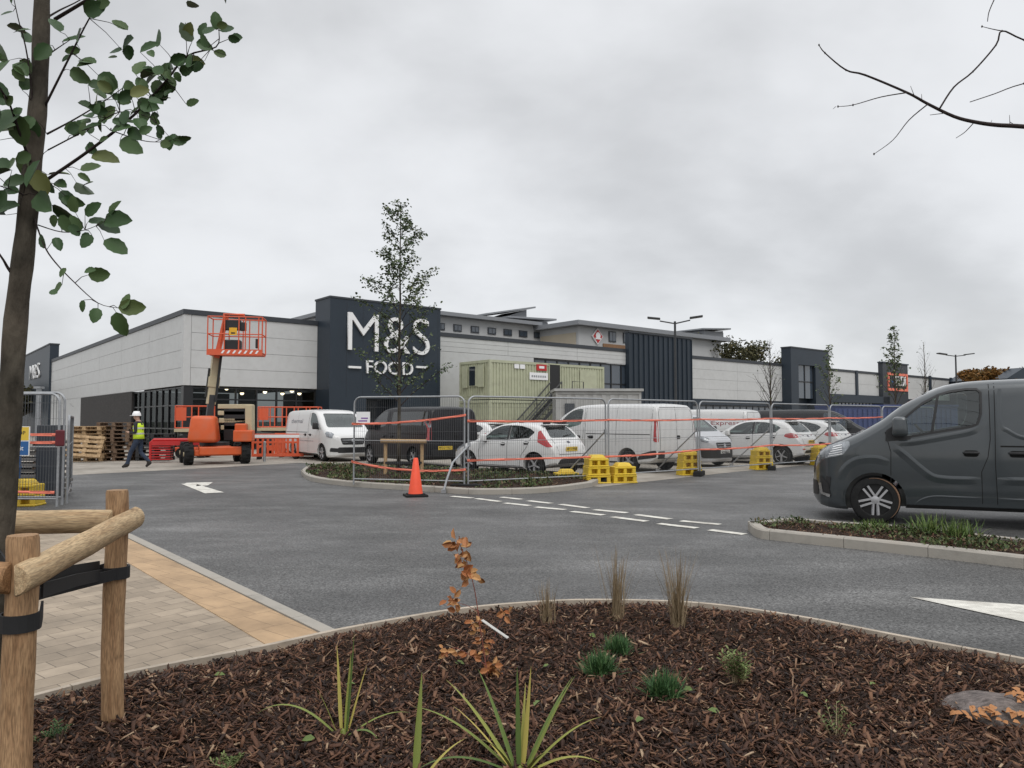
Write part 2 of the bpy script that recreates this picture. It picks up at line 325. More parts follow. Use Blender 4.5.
sun = bpy.data.objects.new('sun', sd); COL.objects.link(sun); sun.rotation_euler = (R(90-52), 0, R(-160+180))
SC.view_settings.view_transform = 'Standard'; SC.view_settings.look = 'None'; SC.view_settings.exposure = .27; SC.view_settings.gamma = 1
SC.cycles.max_bounces = 6; SC.cycles.transparent_max_bounces = 12; SC.cycles.use_denoising = True
# ------------------------------------------------------------------ ground
def sheet(name, pts, z, m, z0=None):
    mb = MB(); n = len(pts)
    if z0 is None: mb.add([(p[0],p[1],z) for p in pts], [tuple(range(n))])
    else: mb.prism([(p[0],p[1]) for p in pts], 'z', z0, z)
    return mb.build(name, m)
def spline(pts, k=6):
    out = []
    for i in range(len(pts)-1):
        p0, p1, p2, p3 = pts[max(i-1,0)], pts[i], pts[i+1], pts[min(i+2,len(pts)-1)]
        for j in range(k):
            t = j/k; out.append(.5*((2*p1)+(p2-p0)*t+(2*p0-5*p1+4*p2-p3)*t*t+(3*p1-p0-3*p2+p3)*t**3))
    return out+[pts[-1]]
def strip(mb, pts, w, z0, z1, seg=0, m=0):          # kerb: a run of blocks along a line; the line is its outer side
    pts = [Vector((p[0],p[1],0)) for p in pts]; n = len(pts); nr = []
    for i in range(n):
        d = (pts[min(i+1,n-1)]-pts[max(i-1,0)]).normalized(); nr.append(Vector((-d.y,d.x,0)))
    c = min(.02, (z1-z0)*.3)
    vs = []
    for p, q in zip(pts, nr):
        vs += [p+Vector((0,0,z0)), p+Vector((0,0,z1-c)), p+q*c+Vector((0,0,z1)), p+q*w+Vector((0,0,z1)), p+q*w+Vector((0,0,z0))]
    fs = [(i*5+j, (i+1)*5+j, (i+1)*5+j+1, i*5+j+1) for i in range(n-1) for j in range(4)]
    fs += [(0,1,2,3,4), tuple((n-1)*5+j for j in (4,3,2,1,0))]
    return mb.add(vs, fs, m)
def kerb_run(name, pts, w, z0, z1, m, unit=.9):
    pts = [Vector((p[0],p[1],0)) for p in pts]; mb = MB(); cur = [pts[0]]; acc = 0
    for a, b in zip(pts, pts[1:]):                    # kerb stones with open joints
        d = (b-a).length; t = 0
        while acc + (d-t) >= unit:
            t += unit-acc; acc = 0; q = a.lerp(b, t/d); u = (b-a).normalized()
            cur.append(q-u*.003); strip(mb, cur, w, z0, z1); cur = [q+u*.003]
        acc += d-t; cur.append(b)
    if len(cur) > 1: strip(mb, cur, w, z0, z1)
    return struct(mb.build(name, m))
mb = MB(); mb.add([(-900,-400,-.03),(900,-400,-.03),(900,1400,-.03),(-900,1400,-.03)], [(0,1,2,3)]); struct(mb.build('ground', K['ground']))
struct(sheet('road', [(-60,-20),(60,-20),(70,60),(-70,60)], 0, K['asphalt']))
fc = [G(-300,478),G(75,475),G(200,468.5),G(300,463),G(345,466),G(420,474),G(600,487),G(735,472),G(830,463),G(1000,452),G(1300,446)]
struct(sheet('car_park_base', [(-70,20)]+[(p.x,p.y) for p in fc]+[(110,75),(110,150),(-70,150)], .004, K['dusty']))
# block paving with its buff band and dropped kerb
k0, k1 = G(345,638), G(133,537); u = (k1-k0).normalized(); nn = Vector((-u.y, u.x, 0))
kl = [k0-u*.3, k1, k1+u*.7+nn*.1, k1+u*1.2+nn*.5, k1+u*1.4+nn*1.1, k1+u*1.4+nn*6]
pav = [kl[0]+nn*.13, kl[1]+nn*.13, k1+u*.6+nn*.25, k1+u*1.05+nn*.6, k1+u*1.25+nn*1.1, k1+u*1.25+nn*6, Vector((-16,2,0)), Vector((-6,-2,0)), Vector((-1,2.4,0))]
struct(sheet('pavement', pav, .028, K['paving'], -.02))
bd = [k0-u*.3+nn*.135, k1+u*.55+nn*.135, k1+u*.55+nn*.52, k0-u*.3+nn*.52]
struct(sheet('pavement_band', bd, .033, K['band'], -.02))
kerb_run('pavement_kerb', kl, .125, -.02, .04, K['kerb'])
# planting bed: concrete edging and mulch
edge = spline([G(-260,792), G(0,716), G(130,682), G(255,657), G(345,637), G(450,618), G(530,610), G(600,607.5), G(700,611), G(800,625), G(900,645), G(1024,669), G(1180,702), G(1400,765)], 8)
kerb_run('bed_edging', list(reversed(edge)), .06, -.02, .075, K['edging'], .915)
bedpoly = [(p.x,p.y) for p in edge] + [(4.5,.4),(-4.5,.4)]
def inside(x, y, poly):
    c = False; n = len(poly)
    for i in range(n):
        x1,y1 = poly[i][0],poly[i][1]; x2,y2 = poly[(i+1)%n][0],poly[(i+1)%n][1]
        if (y1 > y) != (y2 > y) and x < (x2-x1)*(y-y1)/(y2-y1)+x1: c = not c
    return c
from mathutils import noise as mnoise
def edist(x, y):
    return min(((p.x-x)**2+(p.y-y)**2) for p in edge)**.5
def bed_z(x, y):
    d = min(1, edist(x,y)/.5)
    return .018+.075*d + .035*d*mnoise.noise((x*1.3,y*1.3,2)) + .018*mnoise.noise((x*5,y*5,7))
bm = bmesh.new()
f = bm.faces.new([bm.verts.new((p[0],p[1],.05)) for p in bedpoly])
for ax in (0,1):
    lo, hi = (-7,7) if ax == 0 else (.4,7)
    k = lo
    while k < hi:
        co = (k,0,0) if ax == 0 else (0,k,0); no = (1,0,0) if ax == 0 else (0,1,0)
        bmesh.ops.bisect_plane(bm, geom=bm.verts[:]+bm.edges[:]+bm.faces[:], plane_co=co, plane_no=no); k += .12
for v in bm.verts: v.co.z = bed_z(v.co.x, v.co.y)
for fa in bm.faces:
    if fa.normal.z < 0: fa.normal_flip()
me = bpy.data.meshes.new('mulch_bed'); bm.to_mesh(me); bm.free(); struct(link('mulch_bed', me, K['soil'], None, 'all'))
# bark chips
def chips(name, n, rng, area, keep, zf, Lr, m, label, thick=.004, flat=.45):
    P_ = []
    while len(P_) < n:
        x, y = area(rng)
        if keep(x, y): P_.append((x, y, zf(x, y)))
    P_ = np.array(P_); a = np.array([rng.random() for _ in range(n)])*6.283
    ln = np.array([Lr[0]+(Lr[1]-Lr[0])*rng.random()**2.2 for _ in range(n)]); wd = np.clip(ln*np.array([.07+.42*rng.random()**1.6 for _ in range(n)]), .0025, .022)
    ti = np.array([rng.gauss(0,flat) for _ in range(n)]); ro = np.array([rng.gauss(0,flat) for _ in range(n)])
    dx = np.stack([np.cos(a)*np.cos(ti), np.sin(a)*np.cos(ti), np.sin(ti)],1)
    sd_ = np.stack([-np.sin(a)*np.cos(ro), np.cos(a)*np.cos(ro), np.sin(ro)],1); up_ = np.cross(dx, sd_)
    P_[:,2] += .004+np.abs(np.sin(ti))*ln*.3+np.array([rng.random()*.014 for _ in range(n)])
    V = np.zeros((n,8,3)); i = 0
    for sz in (-1,1):
        for cx_, cy_ in ((-1,-.8),(1,-.55),(.92,.6),(-1.05,.9)):
            V[:,i] = P_+dx*(cx_*ln/2)[:,None]+sd_*(cy_*wd/2)[:,None]+up_*(sz*thick/2); i += 1
    F = np.array([(0,3,2,1),(4,5,6,7),(0,1,5,4),(1,2,6,5),(2,3,7,6),(3,0,4,7)])
    FF = (F[None]+(np.arange(n)*8)[:,None,None]).reshape(-1,4)
    me = bpy.data.meshes.new(name); me.vertices.add(n*8); me.vertices.foreach_set('co', V.ravel()); me.loops.add(FF.size); me.loops.foreach_set('vertex_index', FF.ravel().astype(np.int32))
    me.polygons.add(len(FF)); me.polygons.foreach_set('loop_start', np.arange(0,FF.size,4,dtype=np.int32)); me.update(calc_edges=True); me.validate()
    o = link(name, me, m); tag(o, label, 'mulch', None, 'stuff'); return o
K['chip'] = ramp_mat('bark_chip', [(0,(.016,.010,.008)),(.38,(.046,.023,.015)),(.70,(.105,.050,.030)),(.90,(.18,.092,.052)),(.97,(.27,.17,.105)),(1,(.40,.29,.19))], .75)
rg = random.Random(3)
def area(r):
    y = 2.5+4*r.random()**1.3; return (r.uniform(-1,1)*(y*.74+.35), y)
chips('bark_mulch', 70000, rg, area, lambda x,y: inside(x,y,bedpoly) and edist(x,y) > .075, bed_z, (.010,.075), K['chip'], 'dark brown bark chips covering the planting bed')
# planted islands
def island(name, front, back, m_soil, kw, hgt, label):
    pts = [Vector((p.x,p.y,0)) for p in front+back]
    kerb_run(name+'_kerb', front+back+[front[0]], kw, -.02, hgt, K['kerb'])
    c = sum(pts, Vector())/len(pts)
    ins = [(p.x+(c.x-p.x)/(c-p).length*kw*.8, p.y+(c.y-p.y)/(c-p).length*kw*.8) for p in pts]
    struct(sheet(name+'_soil', ins, hgt-.03, m_soil, -.01)); return ins
fr1 = spline([G(301,474), G(311,481), G(351,486.5), G(403,490), G(440,492.5), G(473,494.5), G(522,494), G(560,491.5), G(592,487)], 6)
bk1 = spline([G(600,483), G(594,479), G(540,474.5), G(470,472), G(400,470), G(330,467), G(306,470)], 5)
is1 = island('island_bed', fr1, bk1, K['soil'], .13, .12, '')
fr2 = spline([G(748,530), G(757,537.5), G(780,541), G(900,554), G(1024,569), G(1200,592), G(1500,640)], 6)
bk2 = [G(1500,560,0.1), G(1200,551,.1), G(1024,540.5,.1)]+spline([G(900,527,.1), G(830,522.5,.1), G(790,519.5,.1), G(758,523,.1)], 5)
is2 = island('bay_island_bed', fr2, bk2, K['soil'], .13, .125, '')
def cover(name, polys, n, zf, m, label, rng, L=(.03,.08), clump=None):
    mb = MB(); xs = [p[0] for p in polys]; ys = [p[1] for p in polys]; k = 0
    while k < n:
        x, y = rng.uniform(min(xs),max(xs)), rng.uniform(min(ys),max(ys))
        d = mnoise.noise((x*1.1,y*1.1,5))
        if not inside(x,y,polys) or d < rng.uniform(-.25,.3): continue
        for _ in range(5):
            a = rng.uniform(0,6.28); e = rng.uniform(.2,1.2); l = rng.uniform(*L); dr = Vector((math.cos(a)*math.cos(e), math.sin(a)*math.cos(e), math.sin(e)))
            mb.leaf((x+rng.gauss(0,.04),y+rng.gauss(0,.04),zf+rng.random()*(.02+.11*max(0,d))), dr, Vector((rng.gauss(0,.4),rng.gauss(0,.4),1)), l, l*.5)
        k += 1
    return tag(mb.build(name, m, fix=False), label, 'ground cover', None, 'stuff')
rc = random.Random(11)
cover('ground_cover', is1, 900, .10, K['leaf_cover'], 'low green ground cover leaves in the fenced island bed', rc, (.05,.10))
vis2 = [p for p in is2 if p[0] < 8.5]
cover('ground_cover', is2, 820, .10, K['leaf_cover'], 'low trailing green ground cover in the bed beside the grey van', rc, (.03,.065))
chips('bark_mulch', 2500, rg, lambda r: (r.uniform(2,8.5), r.uniform(7,12)), lambda x,y: inside(x,y,is2), lambda x,y: .095, (.02,.08), K['chip'], 'dark bark chips in the bed beside the grey van')
chips('bark_mulch', 3000, rg, lambda r: (r.uniform(-7,2.5), r.uniform(14,25)), lambda x,y: inside(x,y,is1), lambda x,y: .09, (.03,.10), K['chip'], 'reddish bark chips in the fenced island bed')
# road markings
def mark(name, polys, label):
    for pl in polys:
        mb = MB(); mb.add([Vector((p.x,p.y,.0065)) for p in pl], [tuple(range(len(pl)))]); struct(mb.build(name, K['paint']))
def zz8(x, y): return G(300+x/2.226, 430+y/2.226)
def dash(a, b, c, d, hh=.12):
    p, q = zz8(a,b), zz8(c,d); v = (q-p).normalized(); n_ = Vector((-v.y,v.x,0))*.075
    return [p-n_, q-n_, q+n_, p+n_]
rowA = [(448,150,495,155),(508,158,560,164),(580,166,640,174),(655,178,728,185),(748,189,824,199),(848,203,935,211)]
rowB = [(338,148,384,152),(393,153,446,160),(456,163,512,169),(525,172,590,178),(605,182,676,190),(695,194,772,204),(798,209,884,219),(912,223,990,233)]
mark('give_way_marking', [dash(*d) for d in rowA+rowB], '')
mark('arrow_marking', [[G(909,597.5), G(1024,622.5), G(1130,646), G(1130,615), G(1024,605.5)]], '')
mark('turn_marking', [[G(181,484), G(205,493.6), G(224,492.6), G(197,484.5)], [G(197,484.6), G(196,486.3), G(208,485.6), G(213,482.4), G(187,483.0), G(184,484.0)]], '')
# ------------------------------------------------------------------ buildings
TH = R(50.4); D1 = Vector((math.sin(TH), math.cos(TH), 0)); D2 = Vector((-math.cos(TH), math.sin(TH), 0))
C0 = P(182, 421, 37); C0.z = 0; RZ = math.atan2(D1.y, D1.x)
def TX(px, y=0.0):                      # local x where the photo's column px meets the plane local-y = y
    r = ray(px, 421); o = C0 + D2*y; k = r.x/r.y
    return (k*o.y-o.x)/(D1.x-k*D1.y)
def TY(px, x=0.0):
    r = ray(px, 421); o = C0 + D1*x; k = r.x/r.y
    return (k*o.y-o.x)/(D2.x-k*D2.y)
def ZB(py, x, y=0.0, px=512):
    o = C0 + D1*x + D2*y
    return P(CX+(o.x/o.y)*FPX, py, o.y).z
B = thing('supermarket_building', 'pale grey supermarket with tall dark navy sign tower and glazed corner', 'building', C0, RZ)
zt = ZB(309, 0); zc = ZB(385, 0)
yl = TY(50); yb = TY(80); yg = TY(131)
xt0 = TX(316.5)
yo = 0.2
while True:
    o = C0 + D1*xt0 - D2*yo
    if CX+FPX*o.x/o.y > 329 or yo > 4: break
    yo += .02
xt1 = TX(440, -yo); ztw = ZB(295.5, xt0, -yo); xr = TX(632); xgl = TX(534)
print('C0', C0, 'zt', zt, 'zc', zc, 'yl', yl, 'yb', yb, 'yg', yg, 'tower', xt0, xt1, yo, ztw, 'xr', xr)
def panels(mb, a, b, z0, z1, rows, axis, gap=.018, vlines=()):
    # rows of long cladding panels; axis 'x': wall along x (faces -y); axis 'y': wall along y (faces -x)
    cuts = [a]+sorted(vlines)+[b]
    for i in range(rows):
        q0 = z0+(z1-z0)*i/rows + (gap/2 if i else 0); q1 = z0+(z1-z0)*(i+1)/rows-gap/2
        for c0, c1 in zip(cuts, cuts[1:]):
            g = .012
            if axis == 'x': mb.bx(c0+g, c1-g, 0, .12, q0, q1)
            else: mb.bx(0, .12, c0+g, c1-g, q0, q1)
    if axis == 'x': mb.bx(a, b, .02, .14, z0+.01, z1-.05, 1)
    else: mb.bx(.02, .14, a, b, z0+.01, z1-.05, 1)
CL = [K['clad'], K['clad_line']]
mb = MB(); panels(mb, .35, yl, zc, zt-.25, 4, 'y', vlines=(6.5,13,19.5,26))
mb.bx(0, .12, yb, yl, 0, zc-.02)
mb.build('side_cladding', CL, B)
mb = MB(); panels(mb, .35, xt0, zc, zt-.25, 4, 'x'); mb.build('front_cladding', CL, B)
mb = MB(); mb.bx(-.012,.34,-.012,.34, zc, zt-.25); mb.build('corner_post', K['clad'], B)
xgr = xgl
mb = MB(); panels(mb, xt1, xr, ZB(357.5, xgl), zt-.25, 3, 'x', vlines=(xt1+6.5,xt1+13))
mb.bx(xt1, xgl-.02, 0, .13, 0, ZB(357.5,xgl)-.02); mb.build('front_cladding', CL, B)
mb = MB(); mb.bx(-.06, xt0-.01, -.06, .30, zt-.245, zt); mb.bx(-.06, .30, .305, yl, zt-.245, zt); mb.bx(xt1+.01, xr-.01, -.06, .30, zt-.245, zt)
mb.build('roof_edge', K['trim'], B)
mb = MB(); mb.bx(.3, xr+4, .35, yl-.3, zt-.5, zt-.3); mb.build('roof', K['trim'], B)
# corner glazing
def glazing(parent, a, b, z0, z1, axis, nv, hz, m_gl, off=.18, fw=.07, name='glazing'):
    mb = MB()
    if axis == 'x': mb.bx(a, b, off, off+.02, z0, z1)
    else: mb.bx(off, off+.02, a, b, z0, z1)
    g = mb.build(name, m_gl, parent)
    mb = MB()
    for i in range(nv+1):
        q = a+(b-a)*i/nv
        if axis == 'x': mb.bx(q-fw/2, q+fw/2, off-.06, off+.08, z0, z1)
        else: mb.bx(off-.06, off+.08, q-fw/2, q+fw/2, z0, z1)
    for h in hz:
        for i in range(nv):
            q0, q1 = a+(b-a)*i/nv+fw/2, a+(b-a)*(i+1)/nv-fw/2
            if axis == 'x': mb.bx(q0, q1, off-.05, off+.07, h-fw/2, h+fw/2)
            else: mb.bx(off-.05, off+.07, q0, q1, h-fw/2, h+fw/2)
    mb.build('mullion', K['frame'], g); return g
glazing(B, .5, yg, 0, zc-.05, 'y', 8, (.06, 1.1, 2.3, zc-.1), K['store_glass'])
glazing(B, .5, xt0-.05, 0, zc-.05, 'x', 6, (.06, 2.6, zc-.1), K['store_glass'])
mb = MB(); mb.bx(.06,.46,.06,.46,0,zc-.01); mb.build('corner_column', K['frame'], B)
mb = MB(); mb.bx(.02,.3,yg+.05,yb-.01,0,zc-.02); o = mb.build('brick_wall', K['brick'], B)
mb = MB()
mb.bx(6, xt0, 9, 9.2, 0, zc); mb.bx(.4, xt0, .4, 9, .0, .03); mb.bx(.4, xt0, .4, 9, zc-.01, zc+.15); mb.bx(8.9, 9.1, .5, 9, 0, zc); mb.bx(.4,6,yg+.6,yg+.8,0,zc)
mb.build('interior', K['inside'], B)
mb = MB()
for i in range(9): mb.bx(1.1, 1.14, .8+i*1.25, 1.98+i*1.25, .05, 1.2); mb.bx(1.1, 1.14, .8+i*1.25, 1.98+i*1.25, 1.24, 2.4)
mb.build('hoarding_board', K['board'], B)
for i, (px, py, yy) in enumerate([(207,391.5,2.5),(226,389,2.2),(241.5,393.8,5.5),(258,388,2.0),(264.5,392.5,4),(282,394,5),(291.5,391.5,3.2),(299,394,4.2)]):
    x = TX(px, yy); z = ZB(py, x, yy)
    mb = MB(); mb.lathe([(.05,.18),(.13,.05),(.15,0)], 12, Matrix.Translation((x,yy,z+.06))); mb.tube([(x,yy,z+.24),(x,yy,zc)], .012, 5)
    q = mb.build('pendant_lamp', K['frame'], B); mb = MB(); mb.ball((x,yy,z+.05), .12, 10); mb.build('bulb', K['lamp'], q)
# sign tower
ep0, ep1 = TX(366, -yo), TX(397, -yo); ez = ZB(398.5, ep0, -yo)
mb = MB(); mb.bx(xt0, ep0, -yo, .3, 0, ez); mb.bx(ep1, xt1, -yo, .3, 0, ez); mb.bx(xt0, xt1, -yo, .3, ez, ztw-.1)
mb.bx(ep0, ep1, .8, .9, 0, ez); tw = mb.build('sign_tower', K['navy'], B)
mb = MB(); mb.bx(xt0-.04, xt1+.04, -yo-.04, .34, ztw-.1, ztw); mb.build('capping', K['trim'], tw)
mb = MB(); mb.bx(ep0, ep1, -yo+1.2, -yo+1.22, .1, ez-.05); q = mb.build('entrance_door', K['dark_glass'], tw)
mb = MB()
for k in range(int((xt1-xt0)/1.0)):                                     # faint panel joints
    mb.bx(xt0+(k+1)*1.0-.006, xt0+(k+1)*1.0+.006, -yo-.004, -yo, ez+.05, ztw-.12)
mb.build('panel_joint', K['frame'], tw)
def letters(parent, s, px0, px1, py0, py1, yy, name, M0=None, bold=.0):
    x0, x1 = TX(px0, yy), TX(px1, yy); z0, z1 = ZB(py1, (x0+x1)/2, yy), ZB(py0, (x0+x1)/2, yy)
    me = text_mesh(s, 1, .06, bold)
    xs = [v.co.x for v in me.vertices]; ys = [v.co.y for v in me.vertices]
    for v in me.vertices:
        a = (v.co.x-min(xs))/(max(xs)-min(xs)); b = (v.co.y-min(ys))/(max(ys)-min(ys))
        v.co = Vector((x0+(x1-x0)*a, yy-.10-v.co.z, z0+(z1-z0)*b))
    me.flip_normals(); me.materials.clear(); return link(name, me, K['white'], parent)
letters(B, 'M&S', 346, 428, 316, 353, -yo, 'lettering', bold=-.010)
letters(B, 'FOOD', 365, 411.5, 361.5, 374.5, -yo, 'lettering', bold=.0)
for a, b in ((347,359.5),(415,426)):
    x0, x1 = TX(a,-yo), TX(b,-yo); z = ZB(367, x0, -yo); mb = MB(); mb.bx(x0,x1,-yo-.14,-yo-.04,z-.06,z+.06); mb.build('sign_dash', K['white'], B)
xg0 = xgl
glazing(B, xgl+.05, xr-.02, 0, ZB(357.5,xgl)-.05, 'x', 9, (.06, 1.6, 3.0, 4.3, ZB(357.5,xgl)-.1), K['blue_glass'], off=.1, fw=.09)
# far tower on the side wall
fy1 = TY(25); ftz = ZB(344.5, 0, yl)
fx = TX(47.8, yl)
FT = thing('sign_tower', 'slim dark navy sign tower at the far end of the pale side wall', 'tower', C0, RZ)
oy = yl
mb = MB(); fx2 = TX(57, oy); mb.bx(fx, fx2, oy+.03, fy1+1.5, 0, ftz); mb.build('tower_body', K['navy'], FT)
mb = MB(); mb.bx(fx-.06, fx2+.05, oy-.02, fy1+1.55, ftz, ftz+.12); mb.build('capping', K['trim'], FT)
def letters_y(s, ya, yb_, z0, z1, xx, bold=0):
    me = text_mesh(s, 1, .06, bold); xs = [v.co.x for v in me.vertices]; ys = [v.co.y for v in me.vertices]
    for v in me.vertices:
        a = (v.co.x-min(xs))/(max(xs)-min(xs)); b = (v.co.y-min(ys))/(max(ys)-min(ys))
        v.co = Vector((xx-.10-v.co.z, ya+(yb_-ya)*a, z0+(z1-z0)*b))
    me.flip_normals(); me.materials.clear(); link('lettering', me, K['white'], FT)
letters_y('M&S', TY(29.5,fx), TY(39,fx), ZB(378.5,fx,TY(35,fx)), ZB(364,fx,TY(35,fx)), fx, -.02)
# ribbed tower
RT = thing('ribbed_metal_tower', 'dark ribbed standing seam metal block beside the supermarket glazing', 'building', C0, RZ)
yr = -.3
x0, x1 = TX(629, yr), TX(692, yr); zr = ZB(332.5, x0, yr)
mb = MB(); mb.bx(x0, x1, yr, .03, 0, zr); q = mb.build('metal_wall', K['navy'], RT)
mb = MB(); n = 13
for i in range(n+1):
    x = x0+(x1-x0)*i/n; mb.bx(x-.03, x+.03, yr-.09, yr-.002, .05, zr-.06)
mb.build('seam', K['navy'], q)
mb = MB(); mb.bx(x0-.05, x1+.05, yr-.12, .06, zr+.002, zr+.1); mb.build('capping', K['trim'], RT)
# retail terrace further right
RB = thing('retail_terrace', 'long pale clad retail terrace beyond the ribbed metal block', 'building', C0, RZ)
def terr(a, b, ytop, ybot, rows=3, y0=0.0, vl=(), lower='glass', nv=9):
    xa, xb = TX(a, y0), TX(b, y0); zt_ = ZB(ytop, xa, y0); zb_ = ZB(ybot, xa, y0)
    mb = MB(); panels(mb, xa, xb, zb_, zt_-.25, rows, 'x', vlines=[TX(v, y0) for v in vl]); o = mb.build('cladding', CL, RB); o.location = (0,y0,0)
    mb = MB(); mb.bx(xa, xb-.01, -.08, .3, zt_-.245, zt_); o = mb.build('roof_edge', K['trim'], RB); o.location = (0,y0,0)
    mb = MB(); mb.bx(xa, xb, .4, 8, 0, zt_-.5); o = mb.build('shell', K['trim'], RB); o.location = (0,y0,0)
    g = glazing(RB, xa+.05, xb-.05, 0, zb_-.55, 'x', nv, (.05, 1.5, zb_-.6), K['blue_glass'], off=.12); g.location = (0,y0,0)
    mb = MB(); mb.bx(xa, xb, -.02, .25, zb_-.5, zb_-.01); o = mb.build('fascia', K['navy'], RB); o.location = (0,y0,0)
    return xa, xb, zt_, zb_
terr(692.5, 784, 355.5, 398.5, 4, vl=(738,), nv=14)
terr(828, 884, 368, 393.5, 2, nv=16)
for p in (852.5, 858):
    pass
xa = TX(857); mb = MB(); mb.bx(xa-.22, xa+.22, -.15, 0, ZB(397,xa), ZB(370.5,xa)); mb.build('pilaster', K['navy'], RB)
xa, xb = TX(826), TX(886); mb = MB(); mb.bx(xa, xb, -.5, -.03, ZB(402,xa), ZB(393.8,xa)-.05); mb.build('canopy', K['navy'], RB)
terr(908, 1000, 374.8, 399, 2, nv=20)
for p in (930.5, 951.5): xa = TX(p); mb = MB(); mb.bx(xa-.3, xa+.3, -.15, 0, 0, ZB(374+ (p-908)*.085,xa)); mb.build('pilaster', K['navy'], RB)
PT = thing('entrance_portal', 'dark metal entrance portal with tall recessed window in retail terrace', 'building', C0, RZ)
yp = -.98
xa, xb = TX(792, yp), TX(829.5, yp); zp = ZB(347.5, xa, yp); wa, wb = TX(799.5, yp), TX(816.5, yp); wz = ZB(364.5, wa, yp)
mb = MB(); mb.bx(xa, wa, yp, .02, 0, zp); mb.bx(wb, xb, yp, .02, 0, zp); mb.bx(wa+.001, wb-.001, yp, .02, wz, zp-.001); mb.bx(wa, wb, -.1, .02, 0, wz); mb.build('portal_wall', K['navy'], PT)
mb = MB(); mb.bx(xa-.06, xb+.06, yp-.06, .06, zp+.003, zp+.12); mb.build('capping', K['trim'], PT)
g = glazing(PT, wa, wb, ZB(398,wa,yp), wz, 'x', 2, ((wz+ZB(398,wa,yp))/2, ), K['blue_glass'], off=0, fw=.12); g.location = (0, yp+.3, 0)
ST = thing('sign_block', 'dark block with orange framed shop sign at end of retail terrace', 'building', C0, RZ)
ys = -.5
xa, xb = TX(884, ys), TX(909, ys); zs = ZB(362.8, xa, ys)
mb = MB(); mb.bx(xa, xb, ys, .02, 0, zs); mb.build('block_wall', K['trim'], ST)
mb = MB(); mb.bx(xa-.1, xb+.1, ys-.1, .05, zs+.003, zs+.15); mb.build('capping', K['navy'], ST)
sa, sb = TX(888.5, ys), TX(908, ys); z0, z1 = ZB(390.5, sa, ys), ZB(372.5, sa, ys)
mb = MB(); t_ = .28
mb.bx(sa, sb, ys-.12, ys-.01, z1-t_, z1); mb.bx(sa, sb, ys-.12, ys-.01, z0, z0+t_); mb.bx(sa, sa+t_, ys-.12, ys-.01, z0+t_, z1-t_); mb.bx(sb-t_, sb, ys-.12, ys-.01, z0+t_, z1-t_)
sg = mb.build('sign_frame', K['tape'], ST)
mb = MB(); mb.bx(sa+t_+.3, sb-t_-.3, ys-.08, ys-.01, z0+t_+.3, z1-t_-.3); pn = mb.build('sign_panel', K['dark_steel'], sg)
mb = MB(); mb.bx(sa+t_+.5, sa+t_+.95, ys-.11, ys-.085, z0+.95, z1-.9); mb.build('sign_stripe', K['blue'], sg)
letters(ST, 'FLDI', 896, 905.5, 376.5, 386, ys-.02, 'lettering', bold=-.01)
# dark gabled shed far right
mb = MB(); sh = thing('dark_shed', 'dark gabled shed roof showing above the grey van', 'building', P(995,421,95).xy.to_3d(), R(20))
mb.bx(-3.0,3.0,-4,4,0,6.6); mb.prism([(-3.2,6.6),(3.2,6.6),(3.2,7.9),(-.2,8.0)], 'y', -4.1, 4.1); mb.build('shed_wall', K['navy'], sh)
# ------------------------------------------------------------------ hotel behind
HB = thing('hotel_building', 'grey hotel with window row and flat overhanging roof behind the supermarket', 'building', C0, RZ)
hy = 26.0; ha, hb = TX(356, hy), TX(556, hy); hz_ = ZB(325.5, hb, hy)
hside = 5.0
hz_l = hz_
yf = hy-6.5                                       # the right wing stands forward
ha2 = TX(557, hy); q1 = TX(579, yf)
hz2 = ZB(322.5, q1, yf)
mb = MB(); mb.bx(ha, q1, hy, hy+14, 0, hz_-.35); mb.build('wall', K['hotel'], HB)
mb = MB(); mb.bx(ha-.5, q1-.3, hy-.9, hy+15, hz_-.34, hz_+.05); mb.build('roof', K['hotel_roof'], HB)
q2 = TX(722, yf)
mb = MB(); mb.bx(q1, q2, yf, hy+14, 0, hz2-.35); mb.build('wall', K['hotel'], HB)
mb = MB(); mb.bx(q1-.9, q2+.9, yf-.9, hy+14.5, hz2-.34, hz2+.15); mb.build('roof', K['hotel_roof'], HB)
mb = MB(); mb.bx(q1-.08, q1-.01, yf+.4, hy-.3, 0, hz2-1.05); mb.build('cream_panel', K['hotel_cream'], HB)
def hwin(px0, px1, py0, py1, yy):
    x0, x1 = TX(px0, yy), TX(px1, yy); xm = (x0+x1)/2; z0, z1 = ZB(py1, xm, yy), ZB(py0, xm, yy)
    mb = MB(); mb.bx(x0, x1, yy-.1, yy-.02, z0, z1); q = mb.build('window', K['trim'], HB)
    mb = MB(); g = .12; mb.bx(x0+g, xm-.04, yy-.12, yy-.105, z0+g, z1-g); mb.bx(xm+.04, x1-g, yy-.12, yy-.105, z0+g, z1-g); mb.build('pane', K['blue_glass'], q)
for px in (440, 457, 474.5, 491.5, 507.5, 523, 538, 552.5):
    s = (556-px)*.006; hwin(px-4.2, px+4.0, 324.5+ (px-457)*.095, 331.5+(px-457)*.085, hy)
for px in (612.5, 627, 641): hwin(px-3.6, px+3.6, 331.5+(px-612)*.09, 342+(px-612)*.09, yf)
xa, xb = TX(603, yf), TX(634, yf); mb = MB(); mb.bx(xa, xb, yf-.14, yf-.03, ZB(347.5,xa,yf), ZB(343.5,xa,yf)); mb.build('timber_band', K['hotel_brown'], HB)
